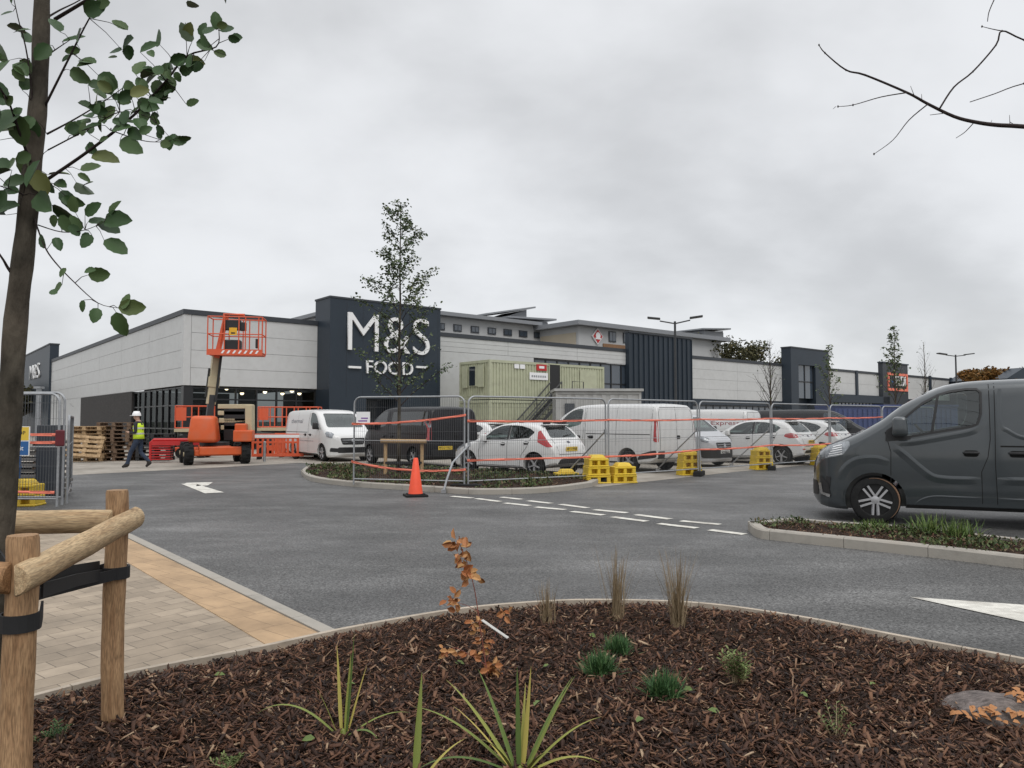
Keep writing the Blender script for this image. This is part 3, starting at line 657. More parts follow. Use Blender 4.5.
# mono-pitch roof lanterns
def lantern(px0, px1, py_l, py_r, pyb, yy, name):
    x0, x1 = TX(px0, yy), TX(px1, yy); zl, zr_ = ZB(py_l, x0, yy), ZB(py_r, x1, yy)
    mb = MB(); mb.bx(x0+1, x1-.8, yy, yy+5, hz_-.3, min(zl,zr_)-.1); mb.prism([(x0+3, min(zl,zr_)-.11), (x1-.8, min(zl,zr_)-.11), (x1-.8, zr_-.35)], 'y', yy+.05, yy+4.9); q = mb.build('lantern_wall', K['hotel_roof'], HB)
    mb = MB(); mb.prism([(x0, zl-.1), (x1, zr_-.15), (x1, zr_+.05), (x0, zl+.08)], 'y', yy-.7, yy+5.5); mb.build('lantern_roof', K['hotel_roof'], q)
lantern(482, 532, 314.5, 307.5, 320, hy+3, 'lantern'); lantern(504, 553, 317.2, 319.8, 324, hy+1.5, 'lantern')
lantern(700, 728, 329, 329, 333, yf+3, 'lantern')
# red diamond emblem on the wall
cx_ = TX(597, yf); cz = ZB(336.5, cx_, yf); s = (TX(602.5,yf)-TX(591.5,yf))/2
mb = MB(); mb.prism([(cx_-s,cz),(cx_,cz-s*1.05),(cx_+s,cz),(cx_,cz+s*1.05)], 'y', yf-.2, yf-.05); q = mb.build('emblem', K['white'], HB)
mb = MB(); r_ = s*.84; mb.prism([(cx_-r_,cz),(cx_,cz-r_*1.05),(cx_+r_,cz),(cx_,cz+r_*1.05)], 'y', yf-.24, yf-.205); mb.build('emblem_field', K['red'], q)
mb = MB(); r_ = s*.42; mb.lathe([(r_,0),(r_,.03)], 20, Matrix.Translation((cx_,yf-.245,cz+s*.1)) @ Matrix.Rotation(R(90),4,'X')); mb.bx(cx_-s*.5,cx_+s*.5,yf-.27,yf-.245,cz-s*.38,cz-s*.2); mb.build('emblem_mark', K['white'], q)
# ------------------------------------------------------------------ site cabins
def cabin(name, label, cat, org, rz, L, W, z0, z1, m, seg=.22):
    t = thing(name, label, cat, (org.x, org.y, z0), rz); h = z1-z0
    mb = MB(); mb.bx(.06,L-.06,.06,W-.06,.05,h-.05); body = mb.build('cabin_wall', m, t)
    mb = MB()
    for k in range(int(L/seg)): mb.bx(.1+k*seg, .1+k*seg+seg*.5, .02, .058, .18, h-.16)
    for k in range(int(W/seg)): mb.bx(.02, .058, .1+k*seg, .1+k*seg+seg*.5, .18, h-.16)
    mb.build('corrugation', m, body)
    mb = MB()
    for x in (0,L-.12):
        for y in (0,W-.12): mb.bx(x,x+.12,y,y+.12,.0,h)
    for z in (0,h-.14):
        mb.bx(.121,L-.121,0,.1,z,z+.13); mb.bx(.121,L-.121,W-.1,W,z,z+.13); mb.bx(0,.1,.121,W-.121,z,z+.13); mb.bx(L-.1,L,.121,W-.121,z,z+.13)
    mb.build('cabin_frame', m, t)
    mb = MB(); mb.bx(.02,L-.02,.02,W-.02,h-.045,h+.01); mb.build('roof', m, t)
    return t
DC = 42.0; co = P(489.5, 421, DC); ztop = P(489.5, 359.5, DC).z; zmid = P(489.5, 400, DC).z
W_ = 2.9; L_ = 9.3
rzc = RZ
up_ = cabin('site_cabin', 'pale green corrugated site cabin, upper one of the stacked pair', 'cabin', co, rzc, L_, W_, zmid+.06, ztop, K['green'])
lo_ = cabin('site_cabin', 'pale green corrugated site cabin, lower one of the stacked pair', 'cabin', co, rzc, L_, W_, 0, zmid, K['green'])
hU = ztop-zmid-.06
mb = MB(); mb.bx(-.04,.02,1.0,1.95,.75,1.95); q = mb.build('window', K['green'], up_); mb = MB(); mb.bx(-.06,-.042,1.3,1.85,.8,1.9); mb.build('pane', K['dark_glass'], q)
mb = MB(); mb.bx(-.11,-.045,.45,.95,.7,1.95); mb.bx(-.11,-.045,2.02,2.5,.7,1.95); mb.build('shutter', K['green'], q)
xd0 = 4.55; mb = MB(); mb.bx(xd0, xd0+.85, -.012, .015, .08, 2.15); d_ = mb.build('doorway', K['black'], up_); mb = MB(); mb.bx(xd0-.06,xd0-.002,-.03,.02,.08,2.2); mb.bx(xd0+.852,xd0+.91,-.03,.02,.08,2.2); mb.bx(xd0-.06,xd0+.91,-.03,.02,2.15,2.21); mb.build('door_frame', K['green'], d_)
mb = MB(); mb.bx(7.1,8.6,-.03,.015,.75,1.95); mb.build('shutter', K['green'], up_)
mb = MB(); mb.bx(3.5,4.3,-.03,-.005,1.75,2.12); s_ = mb.build('red_notice', K['red'], up_); mb = MB(); mb.bx(3.7,4.1,-.04,-.031,1.88,2.02); mb.build('notice_mark', K['white'], s_)
mb = MB(); mb.bx(2.95,4.4,-.03,-.005,1.2,1.62); s_ = mb.build('white_notice', K['white'], up_)
mb = MB()
for k in range(7): mb.bx(3.1+k*.17,3.21+k*.17,-.038,-.031,1.34,1.46)
mb.build('notice_line', K['galv'], s_)
mb = MB(); mb.bx(1.8,2.15,-.03,-.005,1.8,2.05); mb.build('white_notice', K['white'], up_); mb = MB(); mb.bx(2.22,2.6,-.03,-.005,1.8,2.05); mb.build('white_notice', K['white'], up_)
# steel access stair
sr = thing('access_stair', 'black steel stair with handrails climbing to the upper cabin door', 'stair', (co.x,co.y,0), rzc)
fl = zmid+.12
mb = MB(); mb.bx(xd0-.1, xd0+1.7, -1.2, -.06, fl-.08, fl); mb.build('landing', K['dark_steel'], sr)
mb = MB(); nst = 11; run = 3.2
for k in range(nst): zz_ = fl*(k+.5)/nst; xx_ = xd0-.1-run*(1-k/nst); mb.bx(xx_, xx_+.26, -1.15, -.25, zz_-.03, zz_)
mb.build('tread', K['dark_steel'], sr)
mb = MB()
for y in (-1.18,-.2):
    mb.bar((xd0-.1-run,y,0.05),(xd0-.1,y,fl-.05),.05,.18)
for y in (-1.18,-.2):
    mb.tube([(xd0-.1-run,y,.0),(xd0-.1-run,y,1.0),(xd0-.1,y,fl+1.0)],.042,6); mb.tube([(xd0-.1-run,y,.5),(xd0-.1,y,fl+.5)],.034,6)
    for k in (.33,.66): mb.tube([(xd0-.1-run*(1-k),y,fl*k),(xd0-.1-run*(1-k),y,fl*k+1.0)],.022,6)
mb.tube([(xd0+.75,-1.18,fl),(xd0+.75,-1.18,fl+1.05),(xd0+1.68,-1.18,fl+1.05),(xd0+1.68,-1.18,0)],.03,6); mb.tube([(xd0+.75,-1.18,fl+.55),(xd0+1.68,-1.18,fl+.55)],.022,6)
mb.tube([(xd0-.1,-1.18,0),(xd0-.1,-1.18,fl+1.0)],.03,6)
mb.build('handrail', K['dark_steel'], sr)
g0 = P(556, 421, 38.5); zg = P(556, 391.5, 38.5).z
gc = cabin('site_cabin', 'flat grey site cabin in front of the green cabin stack', 'cabin', g0, R(1), 4.4, 2.6, 0, zg, K['grey'], .45)
mb = MB(); mb.bx(-.1,4.5,-.12,2.7,zg-.15+.17,zg+.15); mb.build('roof_lip', K['grey'], gc)
mb = MB(); mb.bx(.45,.95,-.02,.0,1.4,2.4); mb.build('window', K['dark_glass'], gc)
# ------------------------------------------------------------------ lamp posts
def lamp_post(px, pybase, D, ztop, span, label, arm_z=.25, yaw=0):
    p = P(px, 421, D); t = thing('street_lamp', label, 'street lamp', (p.x,p.y,0), yaw)
    mb = MB(); mb.tube([(0,0,0),(0,0,1.2),(0,0,1.201),(0,0,ztop+.05)], [.085,.085,.065,.05], 10); mb.build('lamp_column', K['dark_steel'], t)
    for s in (-1,1):
        mb = MB(); mb.tube([(0,0,ztop-.05),(s*span*.28,0,ztop-.02+arm_z*.3)], .032, 6); a = mb.build('lamp_arm', K['dark_steel'], t)
        mb = MB(); M_ = Matrix.Rotation(-s*R(7),3,'Y'); mb.box((s*span*.39,0,ztop+.02+arm_z*.55),(span*.24,.32,.075),0,0,M_); mb.build('lamp_head', K['dark_steel'], a, bevel=.02)
lamp_post(676, 0, 33, P(676,322.5,33).z, 2.35, 'tall dark twin arm street lamp in front of the ribbed metal block', .35, R(-12))
lamp_post(957.5, 0, 50, P(957,355.5,50).z, 2.5, 'tall dark twin arm street lamp behind the grey van roof', .15, R(6))
# ------------------------------------------------------------------ vehicles
def pchip(pts):
    xs = [p[0] for p in pts]; ys = [p[1] for p in pts]; n = len(xs)
    h = [xs[i+1]-xs[i] for i in range(n-1)]; d = [(ys[i+1]-ys[i])/h[i] for i in range(n-1)]
    m = [d[0]]+[0 if d[i-1]*d[i] <= 0 else 2*d[i-1]*d[i]/(d[i-1]+d[i]) for i in range(1,n-1)]+[d[-1]]
    def f(x):
        if x <= xs[0]: return ys[0]
        if x >= xs[-1]: return ys[-1]
        i = max(j for j in range(n-1) if xs[j] <= x); t = (x-xs[i])/h[i]
        return (1+2*t)*(1-t)**2*ys[i]+t*(1-t)**2*h[i]*m[i]+t*t*(3-2*t)*ys[i+1]+t*t*(t-1)*h[i]*m[i+1]
    return f
def rpoly(pts, r=.06, n=4):
    out = []; k = len(pts)
    for i in range(k):
        p0, p, p1 = Vector(pts[i-1]), Vector(pts[i]), Vector(pts[(i+1)%k])
        a = p+(p0-p).normalized()*min(r,(p0-p).length*.45); b = p+(p1-p).normalized()*min(r,(p1-p).length*.45)
        for j in range(n+1):
            t = j/n; q = a*(1-t)**2+p*2*t*(1-t)+b*t*t; out.append((q.x,q.y))
    return out
def paint(name, col, met=.0, rough=.35, dirt=.12, coat=.6, spec=.5):
    m = mat(name, col, rough, .04, 1.5, metal=met, coat=coat, dirt=dirt, spec=spec); return m
K['white_paint'] = paint('white_vehicle_paint', (.64,.64,.63), dirt=.06); K['grey_paint'] = paint('grey_vehicle_paint', (.034,.042,.047), .2, .28, .02, 1.0)
K['black_paint'] = paint('black_vehicle_paint', (.008,.008,.010), dirt=.0, coat=.12, spec=.3); K['dark_paint'] = paint('dark_vehicle_paint', (.012,.012,.014), dirt=.02, coat=.2, spec=.3); K['silver_paint'] = paint('pale_silver_paint', (.50,.51,.53), .2)
K['car_glass'] = glass('vehicle_glass', (.50,.58,.55), .05, 1.5); K['dark_car_glass'] = mat('dark_vehicle_glass', (.012,.015,.016), .05, .02, 1, spec=1)
K['interior'] = mat('vehicle_interior', (.022,.022,.024), .8, .1); K['gap'] = mat('panel_gap', (.004,.004,.004), .9, 0)
K['tail'] = mat('tail_lamp_red', (.40,.01,.012), .12, .2, 9, coat=1); K['head'] = mat('head_lamp_lens', (.22,.235,.25), .08, .5, 14, coat=1, metal=.3); K['chrome'] = mat('bright_metal', (.6,.6,.6), .2, .05, metal=1)
K['alloy'] = mat('alloy_wheel', (.42,.42,.43), .35, .08, metal=.4); K['alloy_dark'] = mat('dark_wheel', (.012,.012,.013), .4, .05)
K['plate_y'] = mat('yellow_number_plate', (.66,.46,.05), .4, .03); K['plate_w'] = mat('white_number_plate', (.65,.65,.62), .4, .03); K['ink'] = mat('black_lettering', (.012,.012,.012), .5, 0); K['ink_red'] = mat('dull_red_lettering', (.25,.04,.05), .5, 0); K['ink_grey'] = mat('grey_lettering', (.10,.10,.13), .5, 0)
K['mud'] = mat('dried_mud_tyre_edge', (.22,.13,.08), .9, .3, 20)
K['lens_cab'] = mat('dash_plastic', (.03,.03,.032), .7, .1)
VAN = dict(L=5.3, W=1.98, fx=.88, rx=4.18, wr=.342, ww=.22, rt=.15, seatx=2.06,
  top=[(0,.66),(.02,.82),(.06,.96),(.12,1.05),(.24,1.135),(.45,1.225),(.665,1.33),(1.0,1.535),(1.28,1.76),(1.56,1.915),(1.84,2.035),(2.14,2.085),(2.4,2.10),(2.85,2.11),(4.8,2.09),(5.12,2.06),(5.22,1.95),(5.28,1.45),(5.3,1.0)],
  bot=[(0,.32),(.15,.20),(.5,.18),(1,.24),(4,.26),(5,.30),(5.3,.44)],
  tum=[(0,.93),(.3,.985),(.55,1.0),(.95,1.0),(1.2,.988),(1.6,.945),(2.11,.845)],
  plan=[(0,.36),(.03,.48),(.1,.65),(.22,.82),(.4,.93),(.8,.985),(1.2,1),(4.7,1),(5.12,.985),(5.24,.965),(5.3,.94)],
  cab=(.98,2.42,.5), ws=(-.78,.78,1.36,1.92,.66), wsx=1.75,
  win=[[(1.18,1.27),(1.22,1.46),(1.322,1.574),(1.528,1.758),(1.729,1.873),(1.877,1.922),(2.071,1.95),(2.20,1.95),(2.245,1.90),(2.235,1.60),(2.188,1.455),(2.11,1.42),(1.96,1.392),(1.642,1.334),(1.34,1.27)]], rear=None)
HATCH = dict(L=3.95, W=1.72, fx=.80, rx=3.29, wr=.305, ww=.195, rt=.15,
  top=[(0,.44),(.015,.55),(.06,.66),(.2,.76),(.6,.88),(.95,.955),(1.1,1.01),(1.35,1.16),(1.7,1.345),(2.05,1.44),(2.4,1.475),(2.9,1.455),(3.25,1.40),(3.42,1.33),(3.56,1.20),(3.70,1.05),(3.80,.95),(3.88,.86),(3.935,.70),(3.95,.5)],
  bot=[(0,.27),(.25,.19),(3.3,.20),(3.95,.34)],
  tum=[(0,.94),(.3,.995),(.65,1),(.88,.985),(.98,.955),(1.48,.74)],
  plan=[(0,.66),(.1,.78),(.3,.90),(.7,.975),(1.1,1),(3.1,1),(3.5,.96),(3.8,.90),(3.95,.80)],
  cab=(1.12,3.60,.45), ws=(-.66,.66,1.02,1.36,.54), wsx=1.75,
  win=[[(1.38,.985),(1.72,1.25),(1.98,1.355),(2.30,1.385),(2.30,1.0)], [(2.37,1.0),(2.37,1.385),(2.75,1.365),(3.08,1.29),(3.26,1.19),(3.12,1.06)]], rear=(-.60,.60,1.045,1.33,.50), rearx=3.2)
def scaled(s, k):
    d = dict(s)
    for q in ('L','W','fx','rx','wr','ww','rt','wsx'): d[q] = s[q]*k
    for q in ('top','bot'): d[q] = [(x*k,z*k) for x,z in s[q]]
    d['tum'] = [(z*k,f) for z,f in s['tum']]; d['plan'] = [(x*k,f) for x,f in s['plan']]
    d['seatx'] = s.get('seatx',2.15)*k; d['cab'] = tuple(v*k for v in s['cab']); d['ws'] = tuple(v*k for v in s['ws']); d['win'] = [[(x*k,z*k) for x,z in p] for p in s['win']]
    if s.get('rear'): d['rear'] = tuple(v*k for v in s['rear']); d['rearx'] = s['rearx']*k
    return d
def loft(sp, ins=0.0, x0=None, x1=None, zfl=None, m=0):
    ft, fb, fu, fp = pchip(sp['top']), pchip(sp['bot']), pchip(sp['tum']), pchip(sp['plan'])
    L = sp['L']; x0 = 0 if x0 is None else x0; x1 = L if x1 is None else x1
    st = sorted(set([x0, x1]+[p[0] for p in sp['top'] if x0 < p[0] < x1]+[x0+(x1-x0)*i/46 for i in range(47)]))
    st = [s for i, s in enumerate(st) if i == 0 or s-st[i-1] > .004]
    bm = bmesh.new(); rings = []
    for x in st:
        zt, zb = ft(x)-ins, (fb(x) if zfl is None else zfl); zt = max(zt, zb+.06); r = min(sp['rt'], (zt-zb)*.4)
        hw = lambda z: sp['W']/2*fp(x)*fu(z+ins)-ins
        half = [(0,zb),(hw(zb)*.5,zb),(hw(zb)-.05,zb),(hw(zb+.05),zb+.05)]
        for i in range(1,15): z = zb+.05+(zt-r-zb-.05)*i/14; half.append((hw(z),z))
        ys = hw(zt-r)
        for i in range(1,8): a = math.pi/2*i/7; half.append((ys-r*1.15*(1-math.cos(a)), zt-.025-r+(r)*math.sin(a)))
        yc = half[-1][0]
        half += [(yc*.66, zt-.011),(yc*.33, zt-.003),(0,zt)]
        ring = [bm.verts.new((L/2-x, y, z)) for y, z in half]+[bm.verts.new((L/2-x, -y, z)) for y, z in reversed(half[1:-1])]
        rings.append(ring)
    n = len(rings[0])
    for a, b in zip(rings, rings[1:]):
        for j in range(n): bm.faces.new((a[j],a[(j+1)%n],b[(j+1)%n],b[j]))
    bm.faces.new(rings[0]); bm.faces.new(list(reversed(rings[-1])))
    bmesh.ops.recalc_face_normals(bm, faces=bm.faces)
    for f in bm.faces: f.material_index = m; f.smooth = True
    return bm
def cut(obj, bm_or_mb, m=1):
    if isinstance(bm_or_mb, MB):
        c = bm_or_mb.build('cutter', [], None)
    else:
        me = bpy.data.meshes.new('cutter'); bm_or_mb.to_mesh(me); bm_or_mb.free(); c = bpy.data.objects.new('cutter', me); COL.objects.link(c)
    c.parent = obj.parent
    c.data.polygons.foreach_set('material_index', [m]*len(c.data.polygons))
    c.data.materials.clear()
    for mm in obj.data.materials: c.data.materials.append(mm)
    md = obj.modifiers.new('b', 'BOOLEAN'); md.operation = 'DIFFERENCE'; md.object = c; md.solver = 'EXACT'
    bpy.context.view_layer.update()
    ev = obj.evaluated_get(bpy.context.evaluated_depsgraph_get()); me = bpy.data.meshes.new_from_object(ev)
    obj.modifiers.clear(); obj.data = me; bpy.data.objects.remove(c)
class Veh:
    def __init__(s, sp, pm, name, label, pos, head, wheel, cat='van', group=None, hollow=True, rim='five', zg=0.0):
        # pos = ground point of one wheel, wheel = ('f'|'r', +1 left | -1 right), head = heading as a ground vector
        s.sp = sp; L = sp['L']; s.L = L
        hd = Vector(head).normalized(); rz = math.atan2(hd.y, hd.x)
        lx = L/2-(sp['fx'] if wheel[0] == 'f' else sp['rx']); ly = wheel[1]*(sp['W']/2-.12)
        o = Vector((pos.x, pos.y, 0))-Vector((hd.x*lx-hd.y*ly, hd.y*lx+hd.x*ly, 0)); o.z = zg
        s.t = thing(name, label, cat, o, rz, group)
        bm = loft(sp); s.bvh = BVHTree.FromBMesh(bm)
        me = bpy.data.meshes.new('body'); bm.to_mesh(me); bm.free()
        s.body = link('body', me, [pm, K['interior']], s.t)
        mb = MB()
        for x in (sp['fx'], sp['rx']):
            for y in (1,-1): mb.lathe([(sp['wr']+.065,0),(sp['wr']+.065,.36)], 40, Matrix.Translation((L/2-x, y*(sp['W']/2+.08), sp['wr'])) @ Matrix.Rotation(R(90)*y,4,'X'))
        cut(s.body, mb)
        if hollow:
            x0, x1, zf = sp['cab']; cut(s.body, loft(sp, .055, x0, x1, zf, 1))
            for wp in sp['win']:
                mb = MB(); mb.prism([(L/2-x,z) for x,z in rpoly(wp,.05)], 'y', -2, 2); cut(s.body, mb)
            a,b,z0,z1,tp = sp['ws']; mb = MB(); mb.prism(rpoly([(a,z0),(b,z0),(tp,z1),(-tp,z1)],.08), 'x', L/2-sp['wsx'], L/2+1); cut(s.body, mb)
            if sp.get('rear'): a,b,z0,z1,tp = sp['rear']; mb = MB(); mb.prism(rpoly([(a,z0),(b,z0),(tp,z1),(-tp,z1)],.08), 'x', -L/2-1, L/2-sp['rearx']); cut(s.body, mb)
        me = s.body.data
        try: me.set_sharp_from_angle(angle=R(40))
        except Exception: pass
        gl = K['car_glass'] if hollow else K['dark_car_glass']; of = -.012 if hollow else .004
        for wp in sp['win']:
            q = rpoly(wp,.05)
            for ax in 'LR': s.dr('window', q, ax, gl, of)
        a,b,z0,z1,tp = sp['ws']; s.dr('windscreen', rpoly([(a,z0),(b,z0),(tp,z1),(-tp,z1)],.08), 'F', gl, of)
        if sp.get('rear'): a,b,z0,z1,tp = sp['rear']; s.dr('rear_window', rpoly([(a,z0),(b,z0),(tp,z1),(-tp,z1)],.08), 'B', gl, of)
        for x in (sp['fx'], sp['rx']):
            for y in (1,-1): s.wheel(L/2-x, y, rim)
        if hollow: s.cabin()
    def dr(s, name, poly, ax, m, off=.004, parent=None, step=.07, smooth=True):
        L = s.L; bm = bmesh.new()
        if ax in 'LR': pl = [(L/2-a, b) for a, b in poly]
        elif ax == 'T': pl = [(L/2-a, b) for a, b in poly]
        else: pl = poly
        f = bm.faces.new([bm.verts.new((p[0],p[1],0)) for p in pl])
        for k in (0,1):
            lo, hi = min(p[k] for p in pl), max(p[k] for p in pl); q = math.ceil(lo/step)*step
            while q < hi:
                co = (q,0,0) if k == 0 else (0,q,0); no = (1,0,0) if k == 0 else (0,1,0)
                bmesh.ops.bisect_plane(bm, geom=bm.verts[:]+bm.edges[:]+bm.faces[:], plane_co=co, plane_no=no); q += step
        for v in bm.verts:
            a, b = v.co.x, v.co.y
            if ax == 'L': o, d = Vector((a,4,b)), Vector((0,-1,0))
            elif ax == 'R': o, d = Vector((a,-4,b)), Vector((0,1,0))
            elif ax == 'F': o, d = Vector((6,a,b)), Vector((-1,0,0))
            elif ax == 'B': o, d = Vector((-6,a,b)), Vector((1,0,0))
            else: o, d = Vector((a,b,5)), Vector((0,0,-1))
            loc, nr, _, _ = s.bvh.ray_cast(o, d)
            if loc is None or (loc-o).length > 7.5:
                t_ = {'L':Vector((a,s.sp['W']/2,b)),'R':Vector((a,-s.sp['W']/2,b)),'F':Vector((L/2,a,b)),'B':Vector((-L/2,a,b)),'T':Vector((a,b,1.5))}[ax]
                loc, nr, _, _ = s.bvh.find_nearest(t_)
            if nr.dot(d) > 0: nr = -nr
            v.co = loc+nr*off
        bmesh.ops.recalc_face_normals(bm, faces=bm.faces)
        bm.normal_update()
        if sum(f.normal.dot(d)*f.calc_area() for f in bm.faces) > 0: bmesh.ops.reverse_faces(bm, faces=bm.faces)
        me = bpy.data.meshes.new(name); bm.to_mesh(me); bm.free()
        return link(name, me, m, parent or s.body, 'all' if smooth else False)
    def line(s, name, pts, ax, w=.009, m=None, off=.003):
        n = len(pts); P2 = [Vector(p) for p in pts]; lf = []; rt = []
        for i in range(n):
            d = (P2[min(i+1,n-1)]-P2[max(i-1,0)]).normalized(); q = Vector((-d.y,d.x))*w/2; lf.append(tuple(P2[i]+q)); rt.append(tuple(P2[i]-q))
        # one quad per stretch
        obs = MB()
        for i in range(n-1):
            o = s.dr('tmp', [lf[i],lf[i+1],rt[i+1],rt[i]], ax, [], off, step=.09)
            obs.add([v.co.copy() for v in o.data.vertices], [tuple(p.vertices) for p in o.data.polygons]); bpy.data.objects.remove(o)
        return obs.build(name, m or K['gap'], s.body)
    def wheel(s, x, sd, rim):
        sp = s.sp; r, wd = sp['wr'], sp['ww']; y = sd*(sp['W']/2-.03)     # outer face of the tyre
        M_ = Matrix.Translation((x,y,r)) @ Matrix.Rotation(-R(90)*sd,4,'X')     # local z points outwards
        mb = MB(); mb.lathe([(r*.68,-.07),(r*.68,-wd+.02)], 24, M_)
        h = mb.build('wheel', K['alloy_dark'], s.t, 'y')
        mb = MB(); mb.lathe([(r*.66,-.008),(r*.69,.0),(r*.86,.0),(r*.95,-.012),(r*.995,-.04),(r,-.07),(r,-wd+.05),(r*.97,-wd+.01),(r*.66,-wd+.01)], 40, M_, closed=True); mb.build('tyre', K['rubber'], h, 'y')
        mb = MB()
        if rim != 'twin': mb.lathe([(r*.645,-.012),(r*.68,-.004),(r*.68,-.05),(r*.645,-.05)], 40, M_, closed=True)
        n = 5
        for k in range(n):
            a = 2*math.pi*k/n+.3
            def pt(ra, da, z): return M_ @ Vector((ra*math.cos(a+da), ra*math.sin(a+da), z))
            if rim == 'twin':
                for e in (-1,1):
                    mb.bar(pt(r*.16, e*.55, -.03), pt(r*.66, e*.17, -.022), r*.088, .03)
            else:
                mb.bar(pt(r*.12,0,-.03), pt(r*.66,0,-.02), r*.2, .03)
        mb.lathe([(r*.16,-.05),(r*.17,-.015),(r*.10,-.008),(.005,-.006)], 18, M_)
        mb.build('rim', K['alloy'], h, 'y')
        return h
    def cabin(s):
        L, sp = s.L, s.sp; van = L > 4.4 and not sp.get('rear'); k = 1.2 if van else 1
        sx = L/2-sp.get('seatx',2.15); fz = .5 if not van else .62
        spots = [(sx, .38), (sx, -.38)]+([] if van else [(sx-.85,.36),(sx-.85,-.36)])
        for x, y in spots:
            mb = MB(); mb.bx(x-.22,x+.26,y-.23,y+.23,fz,fz+.26*k); q = mb.build('seat', K['interior'], s.t, bevel=.05)
            M_ = Matrix.Rotation(-R(14),3,'Y'); mb = MB(); mb.box((x-.27,y,fz+.26*k+.28),(.14,.46,.62),0,0,M_); mb.box((x-.35,y,fz+.26*k+.66),(.10,.26,.20),0,0,M_); mb.build('seat_back', K['interior'], q, bevel=.04)
        mx = sx+.62 if van else sx+.55; zt_ = 1.28 if van else .96
        mb = MB(); mb.bx(mx-.02, mx+.32, -.72, .72, .6, zt_); mb.build('dashboard', K['lens_cab'], s.t, bevel=.06)
        rr = .19; M_ = Matrix.Translation((mx-.16,-.38,zt_+.02)) @ Matrix.Rotation(R(-60 if not van else -48),4,'Y')
        mb = MB(); mb.tube([M_ @ Vector((rr*math.cos(a),rr*math.sin(a),0)) for a in [2*math.pi*i/20 for i in range(21)]], .016, 6); mb.bar(M_ @ Vector((-rr,0,0)), M_ @ Vector((rr,0,0)), .03); mb.bar(M_ @ Vector((0,0,0)), M_ @ Vector((0,rr,0)), .03); mb.tube([M_ @ Vector((0,0,0)), M_ @ Vector((0,0,-.22))], .035, 8); mb.build('steering_wheel', K['black'], s.t)
    def mirror(s, x, z, m_cap, sc=1.0, sides=(1,-1)):
        for sd in sides:
            loc,_,_,_ = s.bvh.ray_cast(Vector((s.L/2-x, sd*4, z)), Vector((0,-sd,0)))
            y = loc.y if loc else sd*s.sp['W']/2
            mb = MB(); mb.box((s.L/2-x, y+sd*.15*sc, z+.02), (.21*sc,.22*sc,.28*sc), 0, 0, None, .86); q = mb.build('mirror', m_cap, s.t, 'y', bevel=.05*sc, seg=3)
            mb = MB(); mb.box((s.L/2-x-.02, y+sd*.045, z-.09*sc), (.10*sc,.14,.06)); mb.build('mirror_arm', K['black'], q, bevel=.015)
    def handle(s, x, z, ax, m, w=.22):
        s.dr('handle_recess', rpoly([(x-w*.45,z-.045),(x+w*.45,z-.045),(x+w*.45,z+.045),(x-w*.45,z+.045)],.04), ax, K['gap'], .003)
        sd = 1 if ax == 'L' else -1
        loc,_,_,_ = s.bvh.ray_cast(Vector((s.L/2-x, sd*4, z)), Vector((0,-sd,0))); y = loc.y if loc else 0
        mb = MB(); mb.box((s.L/2-x, y+sd*.028, z+.012), (w,.03,.035)); mb.build('handle', m, s.body, 'y', bevel=.012)
    def plate(s, y, z, ax, txt, m, w=.52, h=.115):
        q = s.dr('number_plate', [(y-w/2,z-h/2),(y+w/2,z-h/2),(y+w/2,z+h/2),(y-w/2,z+h/2)], ax, m, .012, smooth=False)
        # flat plate carrying raised characters
        sd = 1 if ax == 'F' else -1
        mxx = max(abs(v.co.x) for v in q.data.vertices)*sd
        for v in q.data.vertices: v.co.x = mxx+sd*.004
        M_ = face_M(Vector((mxx+sd*.006, y, z)), (0,sd,0), (0,0,1)); put_text('plate_lettering', txt, h*.82, K['ink'], q, M_, .0015, 0, w*.86)
    def text(s, txt, x, z, ax, w, h, m, name='lettering'):
        me = text_mesh(txt, 1, 0); xs = [v.co.x for v in me.vertices]; ys = [v.co.y for v in me.vertices]; sd = 1 if ax == 'L' else -1
        bmt = bmesh.new(); bmt.from_mesh(me); bmesh.ops.triangulate(bmt, faces=bmt.faces); bmt.to_mesh(me); bmt.free()
        for v in me.vertices:
            a = (v.co.x-min(xs))/(max(xs)-min(xs))-.5; b = (v.co.y-min(ys))/(max(ys)-min(ys))-.5
            lx = s.L/2-x-sd*a*w; lz = z+b*h
            loc,nr,_,_ = s.bvh.ray_cast(Vector((lx, sd*4, lz)), Vector((0,-sd,0))); v.co = (loc+Vector((0,sd*.004,0))) if loc else Vector((lx,sd*s.sp['W']/2,lz))
        me.materials.clear(); return link(name, me, m, s.body)
